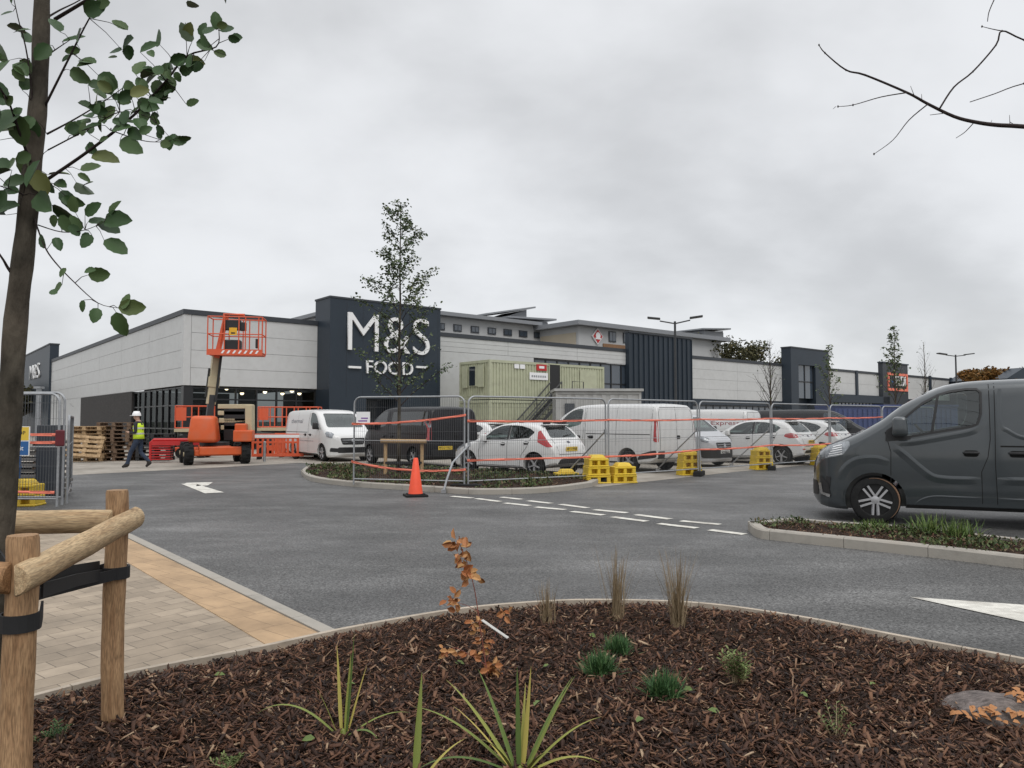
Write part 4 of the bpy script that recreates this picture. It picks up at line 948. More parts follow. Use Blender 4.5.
def van_parts(v, pm, detail=False, grille='bars', tail_tall=True, k=1.0):
    s = lambda pts: [(x*k,z*k) for x,z in pts]
    for ax in 'LR':
        v.dr('headlight', rpoly(s([(.20,.93),(.22,1.09),(.36,1.16),(.55,1.20),(.562,1.127),(.451,.987)]),.03*k), ax, K['head'], .006, step=.04)
        v.line('panel_gap', s([(2.22,.27),(2.22,.795),(2.30,1.0),(2.335,1.25),(2.345,2.02)]), ax)
        v.line('panel_gap', s([(2.40,.27),(2.385,.9),(2.41,2.03)]), ax)
        v.line('panel_gap', s([(1.09,.60),(1.10,1.05),(1.03,1.34)]), ax)
        v.line('panel_gap', s([(2.41,.29),(3.7,.30)]), ax, .008)
        v.line('door_rail', s([(2.45,1.15),(5.05,1.15)]), ax, .022*k, K['gap'])
        v.line('panel_gap', s([(3.72,.80),(3.72,2.0)]), ax, .008)
        v.line('panel_gap', s([(5.08,.52),(5.10,1.96)]), ax)
        v.dr('sill', s([(1.29,.255),(3.76,.265),(3.76,.315),(1.29,.30)]), ax, K['black'], .004)
        v.handle(2.10*k, 1.045*k, ax, K['black'], .20*k); v.handle(2.66*k, 1.045*k, ax, K['black'], .24*k)
        if tail_tall: v.dr('tail_lamp', rpoly(s([(5.175,.95),(5.25,.95),(5.24,1.60),(5.18,1.60)]),.03), ax, K['tail'], .005)
        for cx in (.88,4.18): v.line('wheel_lip', s([(cx+.415*math.cos(a), .342+.415*math.sin(a)) for a in [math.pi*i/12-.1 for i in range(14)]]), ax, .022*k, pm, .008)
    v.dr('front_bumper', rpoly(s([(-.62,.36),(.62,.36),(.60,.58),(-.60,.58)]),.06), 'F', K['black'], .006)
    v.dr('grille', rpoly(s([(-.44,.68),(.44,.68),(.52,.94),(-.52,.94)]),.06), 'F', K['black'], .006)
    for z in (.76,.85): v.dr('grille_bar', s([(-.44,z),(.44,z),(.44,z+.02),(-.44,z+.02)]), 'F', K['chrome'], .012)
    v.dr('badge', rpoly(s([(-.07,.74),(.07,.74),(.07,.90),(-.07,.90)]),.05), 'F', K['chrome'], .018)
    v.dr('rear_bumper', rpoly(s([(-.92,.44),(.92,.44),(.92,.66),(-.92,.66)]),.05), 'B', K['black'], .01)
    for q in ([(0,.68),(0,2.0)],[(-.80,.70),(-.80,1.8),(-.70,1.96),(.70,1.96),(.80,1.8),(.80,.70)]): v.line('panel_gap', s(q), 'B', .012)
    v.dr('rear_handle', rpoly(s([(-.14,1.02),(.02,1.02),(.02,1.12),(-.14,1.12)]),.03), 'B', K['gap'], .012)
    v.mirror(1.22*k, 1.40*k, K['black'] if not detail else pm, k)
    v.dr('roof_rail', s([(3.0,-.70),(4.8,-.70),(4.8,-.66),(3.0,-.66)]), 'T', pm, .012)
def rel(px, D): return P(px, 421, D)
# grey van in the bay on the right (close)
gv = Veh(VAN, K['grey_paint'], 'parked_van', 'dark grey panel van with alloy wheels parked beside the low planted island', P(873.4,421,11.15), (-.9,.436,0), ('f',1), rim='twin')
k = 1; van_parts(gv, K['grey_paint'], True)
gv.dr('window_surround', rpoly([(1.03,1.20),(1.04,1.36),(1.20,1.47),(1.24,1.28),(1.36,1.262),(1.36,1.235)],.02), 'L', K['black'], .004)
gv.line('window_seal', VAN['win'][0]+[VAN['win'][0][0]], 'L', .032, K['black'], .005)
gv.line('quarter_bar', [(1.63,1.335),(1.72,1.87)], 'L', .035, K['black'], .006)
def pressing(pts, ax, w, h, name='body_crease'):       # fold pressed in the door skin: sharp upper edge, soft lower flank
    n = len(pts); vs = []
    for i,(x,z) in enumerate(pts):
        d = Vector(pts[min(i+1,n-1)])-Vector(pts[max(i-1,0)]); d.normalize(); q = Vector((-d.y,d.x))
        h_ = h*.62; e = min(1, i/4, (n-1-i)/4); prof = ((-w*1.0,-.001),(-w*.55,h_*.30*e),(-w*.12,h_*.85*e),(w*.05,h_*e),(w*.30,h_*.35*e),(w*.5,-.001))
        for o_, hh in prof:
            x_, z_ = x+q.x*o_, z+q.y*o_; loc,nr,_,_ = gv.bvh.ray_cast(Vector((gv.L/2-x_,4,z_)), Vector((0,-1,0))); vs.append(loc+Vector((0,hh,0)))
    m_ = MB(); m_.add(vs, [(i*6+j,(i+1)*6+j,(i+1)*6+j+1,i*6+j+1) for i in range(n-1) for j in range(5)]); return m_.build(name, K['grey_paint'], gv.body, 'all')
def sp2(pts): return [(p.x,p.y) for p in spline([Vector((a,b,0)) for a,b in pts], 5)]
pressing(sp2([(1.12,1.16),(1.257,1.049),(1.452,.857),(1.621,.722),(1.79,.69),(2.0,.687),(2.205,.687)]), 'L', .09, .013)
pressing(sp2([(2.40,.69),(2.72,.695),(3.4,.70),(5.0,.72)]), 'L', .09, .013)
pressing(sp2([(1.16,1.19),(1.386,1.207),(1.757,1.28),(2.07,1.352),(2.2,1.42),(2.26,1.53),(2.28,1.8)]), 'L', .075, .012)
pressing(sp2([(1.40,.31),(1.49,.385),(1.64,.43),(1.9,.432),(2.205,.43)]), 'L', .035, .008)
pressing(sp2([(2.41,.428),(2.72,.426),(3.6,.42)]), 'L', .035, .008)
pressing(sp2([(2.481,1.95),(2.47,1.476),(2.557,1.368),(2.735,1.276),(3.1,1.262),(3.5,1.262)]), 'L', .05, .009)
pressing(sp2([(.40,.62),(.47,.80),(.64,.93),(.9,.96),(1.07,.90)]), 'L', .10, .014)
gv.line('lower_trim', [(.16,.36),(.23,.48),(.25,.66)], 'L', .07, K['black'], .006)
gv.dr('fog_trim', rpoly([(.125,.42),(.28,.36),(.25,.55),(.13,.68)],.03), 'L', K['black'], .008)
gv.line('chrome_blade', [(.125,.55),(.15,.40),(.27,.37)], 'L', .045, K['chrome'], .016)
for i in range(5): gv.line('headlight_strip', [(.25+.02*i,.965+.035*i),(.45,1.01+.032*i)], 'L', .011, K['white'], .012)
mb = MB(); wr = .342; M_ = Matrix.Translation((gv.L/2-.88, gv.sp['W']/2-.03, wr)) @ Matrix.Rotation(-R(90),4,'X')
pts = [M_ @ Vector((wr*.93*math.cos(a), wr*.93*math.sin(a), -.004)) for a in [R(-232+i*6) for i in range(27)]]
mb.tube(pts, [.003+.011*math.sin(math.pi*i/26)**2 for i in range(27)], 6); mb.build('mud_mark', K['mud'], gv.t, 'all')
# black van seen from behind
h_bv = Vector((-.6,.8,0)); cbv = P(429,421,23.2); cbv.z = 0
pw = cbv + h_bv*1.03 - Vector((-.8,-.6,0))*.12
bv = Veh(scaled(VAN,.94), K['black_paint'], 'parked_van', 'black panel van with yellow rear plate parked behind the staked sapling', pw, h_bv, ('r',1), rim='five', hollow=False)
van_parts(bv, K['black_paint'], k=.94)
bv.plate(.36,.66,'B','MV13 YRD',K['plate_y'])
for sd in (-1,1):
    q = bv.dr('tail_lamp_lens', rpoly([(sd*.92,.90),(sd*.85,.90),(sd*.84,1.48),(sd*.88,1.48)],.02), 'B', K['tail'], .012)
    bv.dr('reverse_lens', rpoly([(sd*.885,1.30),(sd*.85,1.30),(sd*.845,1.44),(sd*.88,1.44)],.02), 'B', K['head'], .016, parent=q)
bv.dr('side_window', rpoly([(2.45,1.36),(2.45,1.80),(4.75,1.80),(4.75,1.36)],.08), 'L', K['dark_car_glass'], .005)
# white van facing the camera by the store corner
pf = P(324.4,421,27.9); pr = P(295,421,30.5); hd = (pf-pr); hd.z = 0
wv = Veh(scaled(VAN,.93), K['white_paint'], 'parked_van', 'white panel van with small grey side lettering parked by the orange barriers', pf, hd, ('f',-1))
van_parts(wv, K['white_paint'], tail_tall=False, k=.93); wv.text('thermal', 3.55, 1.50, 'R', 1.3, .17, K['ink_grey']); wv.text('heating cooling ventilation', 2.35, .74, 'R', 1.5, .05, K['ink_grey'])
for sd in (-1,1): wv.dr('fog_lamp', rpoly([(sd*.50,.36),(sd*.80,.38),(sd*.78,.52),(sd*.52,.50)],.03), 'F', K['black'], .012)
# white hatchback seen from behind
fh = Vector((-.75,.66,0))
FP = G(536,476.5)
fi = Veh(HATCH, K['white_paint'], 'parked_car', 'white five door hatchback with red tail lamps directly behind the orange taped fence', FP, fh, ('r',1), 'car')
def hatch_parts(v, pm, tail, plate='', k=1.0):
    s = lambda pts: [(x*k,z*k) for x,z in pts]
    for ax in 'LR':
        v.dr('tail_lamp', rpoly(s(tail),.03), ax, K['tail'], .006, step=.05)
        v.dr('headlight', rpoly(s([(.10,.58),(.16,.70),(.62,.86),(.60,.76),(.30,.62)]),.03), ax, K['head'], .006, step=.05)
        v.line('panel_gap', s([(1.28,.36),(1.25,.60),(1.30,.94)]), ax, .01); v.line('panel_gap', s([(2.335,.28),(2.335,1.0)]), ax, .01); v.line('panel_gap', s([(3.16,1.04),(3.06,.80),(2.84,.55),(2.80,.28)]), ax, .01)
        v.line('panel_gap', s([(1.28,.27),(2.82,.27)]), ax, .01)
        v.line('window_pillar', s([(2.335,1.0),(2.335,1.38)]), ax, .075, K['black'], .005)
        v.line('window_seal', s([(1.36,.975),(2.3,.99),(3.12,1.05)]), ax, .02, K['black'], .005)
        v.handle(2.18*k,.86*k,ax,pm,.17*k); v.handle(3.02*k,.90*k,ax,pm,.17*k)
        v.dr('sill', s([(1.2,.205),(2.88,.215),(2.88,.26),(1.2,.25)]), ax, K['black'], .004)
    v.dr('rear_bumper', rpoly(s([(-.66,.33),(.66,.33),(.50,.48),(-.50,.48)]),.05), 'B', K['black'], .008)
    for sd in (-1,1): v.dr('reflector', rpoly(s([(sd*.55,.50),(sd*.70,.50),(sd*.70,.535),(sd*.55,.535)]),.01), 'B', K['tail'], .01)
    v.line('panel_gap', s([(-.60,1.02),(-.58,.80),(-.55,.60),(.55,.60),(.58,.80),(.60,1.02)]), 'B', .012)
    v.dr('badge', rpoly(s([(-.06,.90),(.06,.90),(.06,.95),(-.06,.95)]),.02), 'B', K['ink_grey'], .012)
    v.dr('grille', rpoly(s([(-.5,.32),(.5,.32),(.46,.50),(-.46,.50)]),.05), 'F', K['black'], .006)
    if plate: v.plate(0,.74*k,'B',plate,K['plate_y'])
    v.mirror(1.50*k,1.0*k,pm,.72)
    mb = MB(); mb.box((v.L/2-3.36*k,0,1.395*k),(.22,1.02,.035)); mb.build('roof_spoiler', pm, v.body, 'y', bevel=.015)
    mb = MB(); mb.bar((v.L/2-3.62*k-.05,.0,1.09*k),(v.L/2-3.60*k-.02,-.38,1.12*k),.018); mb.build('wiper', K['black'], v.body)
hatch_parts(fi, K['white_paint'], [(3.40,.93),(3.36,1.20),(3.42,1.25),(3.62,1.05),(3.80,.86),(3.86,.80),(3.70,.80)], 'NV11 WKB')
# big white van
ht = Vector((-.65,.76,0))
tv = Veh(scaled(VAN,.965), K['white_paint'], 'parked_van', 'large plain white panel van parked behind the white hatchback and yellow blocks', G(630,472), ht, ('r',1), rim='five')
van_parts(tv, K['white_paint'], k=.965)
tv.dr('lower_panel', rpoly([(4.36,.36),(5.08,.46),(5.08,.66),(4.9,.64),(4.55,.55)],.05), 'L', K['black'], .005)
for sd in (-1,1): tv.dr('tail_lamp_lens', rpoly([(sd*.93,.90),(sd*.86,.90),(sd*.85,1.50),(sd*.89,1.50)],.02), 'B', K['tail'], .012)
tv.dr('step_bumper', rpoly([(-.60,.36),(.60,.36),(.60,.66),(-.60,.66)],.05), 'B', K['white_paint'], .02)
# silver van with black bumper facing out
hv_ = Vector((.66,-.75,0)); pp = P(697,421,24.4); pp.z = 0
cv = Veh(scaled(VAN,.85), K['silver_paint'], 'parked_van', 'pale silver van with black front bumper facing the fence between two white vans', pp-hv_*.25+Vector((.75,.66,0))*.10, hv_, ('f',-1))
van_parts(cv, K['silver_paint'], tail_tall=False, k=.85)
cv.dr('bumper_cover', rpoly([(-.78,.30),(.78,.30),(.80,.60),(-.80,.60)],.05), 'F', K['black'], .016); cv.plate(.0,.50,'F','KM68 XTA',K['plate_w'])
# white lettered van behind
lv = Veh(scaled(VAN,.94), K['white_paint'], 'parked_van', 'white van with faint red side lettering behind the silver van', P(722,421,29.6), Vector((-.80,.60,0)), ('r',1), hollow=False)
van_parts(lv, K['white_paint'], k=.94); lv.text('ix Express', 3.9, 1.40, 'L', 1.5, .22, K['ink_red'])
# two white hatchbacks on the right
lh = Vector((-.73,.68,0))
SEAT = scaled(HATCH,1.065)
TL = [(3.38,.92),(3.42,1.00),(3.62,1.02),(3.84,.95),(3.80,.88),(3.55,.86)]
sc_ = Veh(SEAT, K['white_paint'], 'parked_car', 'white hatchback with alloy wheels and sideways red tail lamps behind yellow blocks', P(781.7,421,25.7), lh, ('r',1), 'car')
hatch_parts(sc_, K['white_paint'], TL, 'WN15 HFC', 1.065)
s2 = Veh(SEAT, K['white_paint'], 'parked_car', 'second white hatchback, half hidden between another hatchback and the grey van', P(822,421,28.3), lh, ('r',1), 'car')
hatch_parts(s2, K['white_paint'], TL, '', 1.065)
s3 = Veh(HATCH, K['white_paint'], 'parked_car', 'white hatchback mostly hidden between the black van and the green cabins', P(484,421,31.5), Vector((-.75,.66,0)), ('r',1), 'car', hollow=False)
hatch_parts(s3, K['white_paint'], TL, '')
dv = Veh(scaled(VAN,.94), K['dark_paint'], 'parked_van', 'dark van with sloping windscreen behind the white hatchbacks', P(858,421,30.2), Vector((.93,-.37,0)), ('f',-1))
van_parts(dv, K['dark_paint'], tail_tall=False, k=.94)
# ------------------------------------------------------------------ blue container
o = P(836,421,41); bc = thing('shipping_container', 'long blue painted steel container behind the dark van', 'container', (o.x,o.y,0), R(4))
hB = P(850,405.5,41).z
mb = MB(); mb.bx(0,7,.05,2.4,.15,hB-.05); q = mb.build('container_wall', K['bluebox'], bc)
mb = MB()
for i in range(24): mb.bx(.15+i*.28,.29+i*.28,0,.048,.3,hB-.2)
mb.build('corrugation', K['bluebox'], q)
mb = MB(); mb.bx(-.02,7.02,-.03,2.42,hB-.049,hB+.05); mb.bx(-.02,7.02,-.03,2.42,.05,.149); mb.build('container_rail', K['bluebox'], bc)
# ------------------------------------------------------------------ mesh fence panels
def fence_panel(name, label, a, b, group, h=2.0, z0=.06, extra=None):
    a = Vector((a.x,a.y,0)); b = Vector((b.x,b.y,0)); d = b-a; L = d.length; t = thing(name, label, 'fence panel', (a.x,a.y,z0), math.atan2(d.y,d.x), group)
    g = .03; x0, x1 = g, L-g; r = .021; c = .16; ht = h-.02
    mb = MB()
    arc0 = [(x0+c-c*math.cos(q),0,ht-c+c*math.sin(q)) for q in [R(i*15) for i in range(7)]]; arc1 = [(x1-c+c*math.sin(q),0,ht-c+c*math.cos(q)) for q in [R(i*15) for i in range(7)]]
    mb.tube([(x0,0,0)]+arc0+arc1+[(x1,0,0)], r, 8); mb.tube([(x0,0,.13),(x1,0,.13)], r*.8, 6); mb.tube([(x0,0,1.0),(x1,0,1.0)], .007, 4)
    mb.build('panel_frame', K['galv'], t, 'y')
    mb = MB(); n = int((x1-x0)/.05); w = .0035
    for i in range(1,n):
        x = x0+(x1-x0)*i/n; e = min(x-x0, x1-x); top = ht-(c-math.sqrt(max(0,c*c-(c-e)**2)) if e < c else 0)
        mb.bx(x-w/2,x+w/2,-w/2,w/2,.13,top)
    for z in [.13+.27*i for i in range(1,7)]: mb.bx(x0,x1,-w*.5-.004,-w*.5,z-w/2,z+w/2)
    mb.build('wire_mesh', K['wire'], t, fix=False)
    return t
def fence_foot(p, rz, label, group='black fence weights'):
    t = thing('fence_weight', label, 'fence weight', (p.x,p.y,0), rz, group)
    mb = MB(); mb.box((0,0,.065),(.72,.24,.13),0,0,None,.93); mb.build('rubber_block', K['rubber'], t, bevel=.02)
    mb = MB(); mb.box((-.2,0,.136),(.09,.07,.01)); mb.box((.2,0,.136),(.09,.07,.01)); mb.build('socket', K['black'], t)
    return t
FPT = [(352.5,17.1),(466.5,16.4),(607,18.4),(698.5,20.7),(771,23.2),(829.5,25.5),(882,27.6),(935,29.8)]
FX = [P(px,421,D) for px,D in FPT]
for p in FX: p.z = 0
where = ['mesh fence panel with paper notice in front of the black van', 'mesh fence panel in front of the white five door hatchback', 'mesh fence panel in front of the rear wheel of the large white van', 'mesh fence panel in front of the black bumper of the silver van', 'mesh fence panel in front of the white hatchback with alloy wheels', 'mesh fence panel in front of the half hidden second white hatchback', 'mesh fence panel in front of the blue container, partly behind the grey van']
for i in range(7):
    a, b = FX[i].copy(), FX[i+1].copy(); u_ = (b-a).normalized(); fence_panel('mesh_fence_panel', where[i], a+u_*.015, b-u_*.015, 'mesh fence panels along the car park')
ang = [math.atan2((FX[i+1]-FX[i]).y,(FX[i+1]-FX[i]).x) for i in range(7)]
lb = ['black rubber fence foot behind the orange cone, beside the white road dashes', 'black rubber fence foot between the two yellow blocks by the hatchback', 'black rubber fence foot beside the yellow block near the silver van bumper', 'black rubber fence foot beside the yellow block near the alloy wheeled hatchback', 'black rubber fence foot under the panel joint beside the grey van nose']
for i in range(1,6): fence_foot(FX[i], ang[i-1]+(0 if i == 1 else .5), lb[i-1])
# notice on the first panel
u_ = (FX[1]-FX[0]).normalized(); pn = FX[0]+u_*.28; mb = MB(); M_ = Matrix.Rotation(math.atan2(u_.y,u_.x),3,'Z')
nb = thing('paper_notice', 'small white paper notice tied to the fence panel before the black van', 'notice', (pn.x,pn.y,P(360,418,17).z), math.atan2(u_.y,u_.x))
mb = MB(); mb.bx(-.17,.17,-.035,-.03,-.14,.14); q = mb.build('sheet', K['white'], nb)
mb = MB(); K['violet'] = mat('violet_ink', (.22,.10,.35), .6, 0); mb.bx(-.12,.10,-.038,-.0355,-.08,-.05); mb.bx(-.05,.12,-.038,-.0355,-.02,.01); mb.build('printed_line', K['violet'], q)
# orange warning tape
def tape(name, label, keys, group=None):
    pts = []
    for i in range(len(keys)-1):
        (p0,s0),(p1,s1) = (keys[i][:2],keys[i][1:2]*2)[0:2] if False else ((keys[i][0],keys[i][1]),(keys[i+1][0],keys[i+1][1]))
        sag = keys[i][2]
        for k_ in range(9):
            t_ = k_/9; q = p0.lerp(p1,t_); z = s0+(s1-s0)*t_-sag*4*t_*(1-t_); pts.append((q,z,.02*math.sin(k_*2.1+i)))
    pts.append((keys[-1][0],keys[-1][1],0))
    mb = MB(); vs = []; n = len(pts)
    for i,(q,z,tw) in enumerate(pts):
        d = (pts[min(i+1,n-1)][0]-pts[max(i-1,0)][0]).normalized(); nr = Vector((d.y,-d.x,0))
        wdt = .060*(1-.35*abs(math.sin(i*1.7)))
        for e, th in ((-1,0),(1,0),(1,.003),(-1,.003)):
            vs.append(q+nr*(.04+tw*e*.6+th)+Vector((0,0,z+e*wdt/2)))
    fs = [(i*4+j,(i+1)*4+j,(i+1)*4+(j+1)%4,i*4+(j+1)%4) for i in range(n-1) for j in range(4)]+[(0,1,2,3),((n-1)*4,(n-1)*4+3,(n-1)*4+2,(n-1)*4+1)]
    mb.add(vs, fs); return tag(mb.build(name, K['tape'], None, 'all'), label, 'warning tape', group)
def zt_(i, py): return P(FPT[i][0], py, FPT[i][1]).z
up_py = [424,414.5,420,419.3,418.5,418,417]; lo_py = [461.5,469.5,456.5,449.5,445,443.5,440]
tape('warning_tape', 'upper strip of orange tape strung across the black van fence panel', [(FX[0],zt_(0,424),.05),(FX[1],zt_(1,415),0)], 'orange tapes on the fence')
tape('warning_tape', 'lower sagging strip of orange tape passing behind the cone', [(FX[0],zt_(0,461.5),.10),(FX[1],zt_(1,469.5),0)], 'orange tapes on the fence')
tape('warning_tape', 'long upper orange tape at car roof height along the fence right of the cone', [(FX[1],zt_(1,421),0.02)]+[(FX[i],zt_(i,up_py[i]),.02) for i in range(2,7)], 'orange tapes on the fence')
tape('warning_tape', 'long lower orange tape at car door height along the fence right of the cone', [(FX[1],zt_(1,460.5),.0)]+[(FX[i],zt_(i,lo_py[i]),.03) for i in range(2,7)], 'orange tapes on the fence')
# braces
def brace(p, to, zt, label, r=.02, bent=False):
    t = thing('fence_brace', label, 'fence brace', (p.x,p.y,0), 0, 'braces propping the fence'); e = Vector((to.x-p.x,to.y-p.y,0))
    mb = MB()
    if bent: mb.tube([e+Vector((0,0,.05)), e*.88+Vector((0,0,.28)), e*.66+Vector((0,0,.62)), Vector((0,0,zt))], r, 8)
    else: mb.tube([e+Vector((0,0,.12)), Vector((0,0,zt))], r, 6)
    mb.build('brace_tube', K['galv'], t, 'y'); mb = MB(); mb.box((0,0,zt),(.07,.07,.09)); mb.build('clamp', K['galv'], t); mb = MB(); mb.box(e+Vector((0,0,.10 if not bent else .04)),(.10,.08,.07)); mb.build('brace_shoe', K['galv'], t)
brace(FX[1]+Vector((.06,-.02,0)), P(444,421,15.7), .98, 'bent silver brace tube propping the fence beside the cone', .024, True)
bl = ['thin grey brace behind the stacked yellow block by the hatchback', 'thin grey brace behind the yellow block near the silver van bumper', 'thin grey brace behind the yellow block near the alloy wheeled hatchback', 'thin grey brace behind the yellow block next to the grey van nose']
for i, q in enumerate((2,3,4,5)): brace(FX[q]+Vector((-.04,.03,0)), FX[q]+Vector((-.95,1.0,0)), 1.25, bl[i])
# yellow ballast blocks
def ballast(p, rz, label, levels=3, sc=1.0):
    t = thing('ballast_block', label, 'ballast block', (p.x,p.y,0), rz, 'yellow fence ballast blocks')
    mb = MB(); z = 0; hh = .20*sc
    for i in range(levels):
        w = (.62-.05*i)*sc; d = .42*sc
        mb.box((0,0,z+.02),(w,d,.04)); mb.box((0,0,z+hh-.025),(w*.96,d*.96,.05))
        for s in (-1,1): mb.box((s*w*.40,0,z+hh/2),(w*.16,d*.92,hh-.07)); 
        mb.box((0,0,z+hh/2),(w*.14,d*.92,hh-.07))
        z += hh
    b_ = mb.build('block_shell', K['yellow'], t, bevel=.012*sc, seg=1)
    mb = MB(); mb.box((0,0,z+.045),(.40*sc,.34*sc,.09),0,0,None,.7); mb.build('block_cap', K['yellow'], b_, bevel=.02)
    mb = MB(); mb.box((0,0,hh*levels/2),(.50*sc,.10*sc,hh*levels-.06)); mb.build('block_core', K['yellow'], b_)
    return t
def onl(px, D): q = P(px,421,D); q.z = 0; return q
BL = [(596,18.2,3,1.0,'tall yellow ballast block at the fence joint behind the hatchback bumper'),(622,18.35,2,1.0,'low yellow ballast block in front of the large white van wheel'),(566,19.2,1,.95,'flat yellow ballast block lying on the planted island'),(688.5,20.9,3,1.0,'yellow ballast block at the fence joint left of the silver van bumper'),(760.5,23.3,3,1.0,'yellow ballast block at the fence joint before the alloy wheeled hatchback'),(820,25.6,3,1.0,'yellow ballast block half hidden beside the grey van nose')]
for px,D,lv_,sc,la in BL: ballast(onl(px,D), .25, la, lv_, sc)
# traffic cone
cp = onl(416,15.05); tcn = thing('traffic_cone', 'tall orange traffic cone on black base in front of the fence', 'traffic cone', (cp.x,cp.y,0), .3)
mb = MB(); mb.lathe([(.15,.035),(.145,.06),(.045,.75),(.035,.765),(.01,.765)], 24); mb.build('cone_body', K['cone'], tcn, 'y')
mb = MB(); mb.box((0,0,.02),(.44,.44,.04)); mb.box((0,0,.048),(.33,.33,.016)); mb.build('cone_base', K['rubber'], tcn, bevel=.01)
# ------------------------------------------------------------------ boom lift
bp_ = onl(215,26.8); bl_ = thing('boom_lift', 'orange boom lift with cream arm and raised basket in front of the store', 'boom lift', (bp_.x,bp_.y,0), R(10))
def lp(px, py, D):                       # photo point at distance D in the lift's own frame
    q = P(px,py,D)-Vector((bp_.x,bp_.y,0)); c,s = math.cos(-R(10)),math.sin(-R(10)); return Vector((q.x*c-q.y*s,q.x*s+q.y*c,q.z))
LR_ = Matrix.Rotation(R(-72),4,'Z')
def lift_wheel(x,y,r=.37,w=.30):
    M_ = LR_ @ Matrix.Translation((x,y,r)) @ Matrix.Rotation(R(90),4,'X')
    mb = MB(); mb.lathe([(r*.55,-w/2),(r*.9,-w/2),(r,-w/2+.05),(r,w/2-.05),(r*.9,w/2),(r*.55,w/2)], 28, M_, closed=True)
    for k_ in range(18):
        a = 2*math.pi*k_/18; mb.box(LR_ @ Vector((x+(r+.012)*math.cos(a), y+(-1)**k_*w*.2, r+(r+.012)*math.sin(a))),(.03,w*.5,.06),0,0,LR_.to_3x3() @ Matrix.Rotation(-a,3,'Y'))
    h_ = mb.build('wheel', K['rubber'], bl_, 'y'); mb = MB(); mb.lathe([(r*.54,-w/2+.03),(r*.54,w/2-.03)], 20, M_); mb.lathe([(r*.2,-w/2-.01),(r*.2,w/2+.01)], 12, M_); mb.build('rim', K['cream'], h_, 'y')
for x in (-.82,.82):
    for y in (-.92,.92): lift_wheel(x,y)
mb = MB(); lr3 = LR_.to_3x3()
for c_, d_ in (((0,0,.50),(1.5,.95,.26)),((-.82,0,.40),(.2,1.5,.2)),((.82,0,.40),(.2,1.5,.2)),((.86,.1,.47),(.24,1.4,.28))): mb.box(lr3 @ Vector(c_), d_, 0, 0, lr3)
mb.build('chassis', K['orange'], bl_, bevel=.03)
mb = MB(); mb.lathe([(.5,.63),(.5,.75)], 24); mb.build('turntable', K['dark_steel'], bl_)
c_ = lp(205,428,26.2); mb = MB(); mb.box((c_.x,c_.y-.1,1.22),(.98,.85,.92),0,0,None,.80); mb.build('engine_hood', K['orange'], bl_, 'y', bevel=.13, seg=4)
c_ = lp(244,440,26.4); mb = MB(); mb.box((c_.x,c_.y,.98),(.64,.6,.40)); mb.box((c_.x-.1,c_.y,1.28),(.38,.4,.26)); mb.build('control_cabinet', K['orange'], bl_, bevel=.04)
mb = MB()
for i, (a, b, py, hh) in enumerate([(219,253,406.5,.16),(219,246,413,.16),(220,252,420.5,.17),(222,251,427.5,.16)]):
    p0, p1 = lp(a,py,26.8), lp(b,py,26.8); mb.bar(p0, p1, .26, hh)
p0, p1 = lp(250,405,26.8), lp(250,431,26.8); mb.bar(p0+Vector((0,0,.0)), p1, .34, .24)
mb.build('folded_arm', K['cream'], bl_, bevel=.02)
mb = MB(); p0, p1 = lp(236,409,26.75), lp(236,440,26.75); mb.bar(p0,p1,.16,.8); mb.build('arm_core', K['black'], bl_)
p0, p1, p2 = lp(207.5,432,26.7), lp(211,402,26.75), lp(217,354,26.85)
mb = MB(); mb.bar(p0,p1+(p2-p1)*.15,.24,.22); mb.build('lower_boom', K['dark_steel'], bl_, bevel=.02)
mb = MB(); mb.bar(p1-(p2-p1)*.05,p2+(p2-p1)*.03,.22,.30); mb.bar(p1+(p2-p1)*.30,p1+(p2-p1)*.52,.28,.38); mb.build('upper_boom', K['cream'], bl_, bevel=.02)
mb = MB(); o_ = Vector((.17,-.1,0)); mb.tube([p1+o_,p2+o_],.045,8); o_ = Vector((-.19,-.05,0)); mb.tube([p1+o_+(p2-p1)*.1,p1+(p2-p1)*.7+o_],.035,8); mb.build('hydraulic_hose', K['black'], bl_)
# basket
b0, b1 = lp(209.5,353.5,26.4), lp(262,353.5,26.4); bw = (b1-b0).length; zb_ = b0.z; zt2 = lp(235,317.5,26.4).z; dep = .85; y0_ = b0.y-.35
mb = MB(); X0, X1 = b0.x, b1.x; r = .022
for y in (y0_, y0_+dep):
    for z in (zb_+.02, (zb_+zt2)/2+.03, zt2): mb.tube([(X0,y,z),(X1,y,z)], r, 6)
for x in (X0, X1):
    for z in (zb_+.02, (zb_+zt2)/2+.03, zt2): mb.tube([(x,y0_,z),(x,y0_+dep,z)], r, 6)
for x in (X0, X0+bw*.30, X0+bw*.56, X0+bw*.68, X0+bw*.92, X1):
    for y in (y0_, y0_+dep): mb.tube([(x,y,zb_),(x,y,zt2)], r, 6)
bk = mb.build('basket_rail', K['orange_red'], bl_)
mb = MB(); mb.bx(X0,X1,y0_,y0_+dep,zb_-.06,zb_); mb.bx(X0-.02,X1+.02,y0_-.03,y0_-.023,zb_-.08,zb_+.13); mb.build('basket_floor', K['orange_red'], bk)
mb = MB()
for i in range(7): x = X0+.45+i*.19; mb.add([(x,y0_-.034,zb_-.02),(x+.07,y0_-.034,zb_-.02),(x+.14,y0_-.034,zb_+.09),(x+.07,y0_-.034,zb_+.09)],[(0,1,2,3)])
mb.build('hazard_stripe', K['white'], bk)
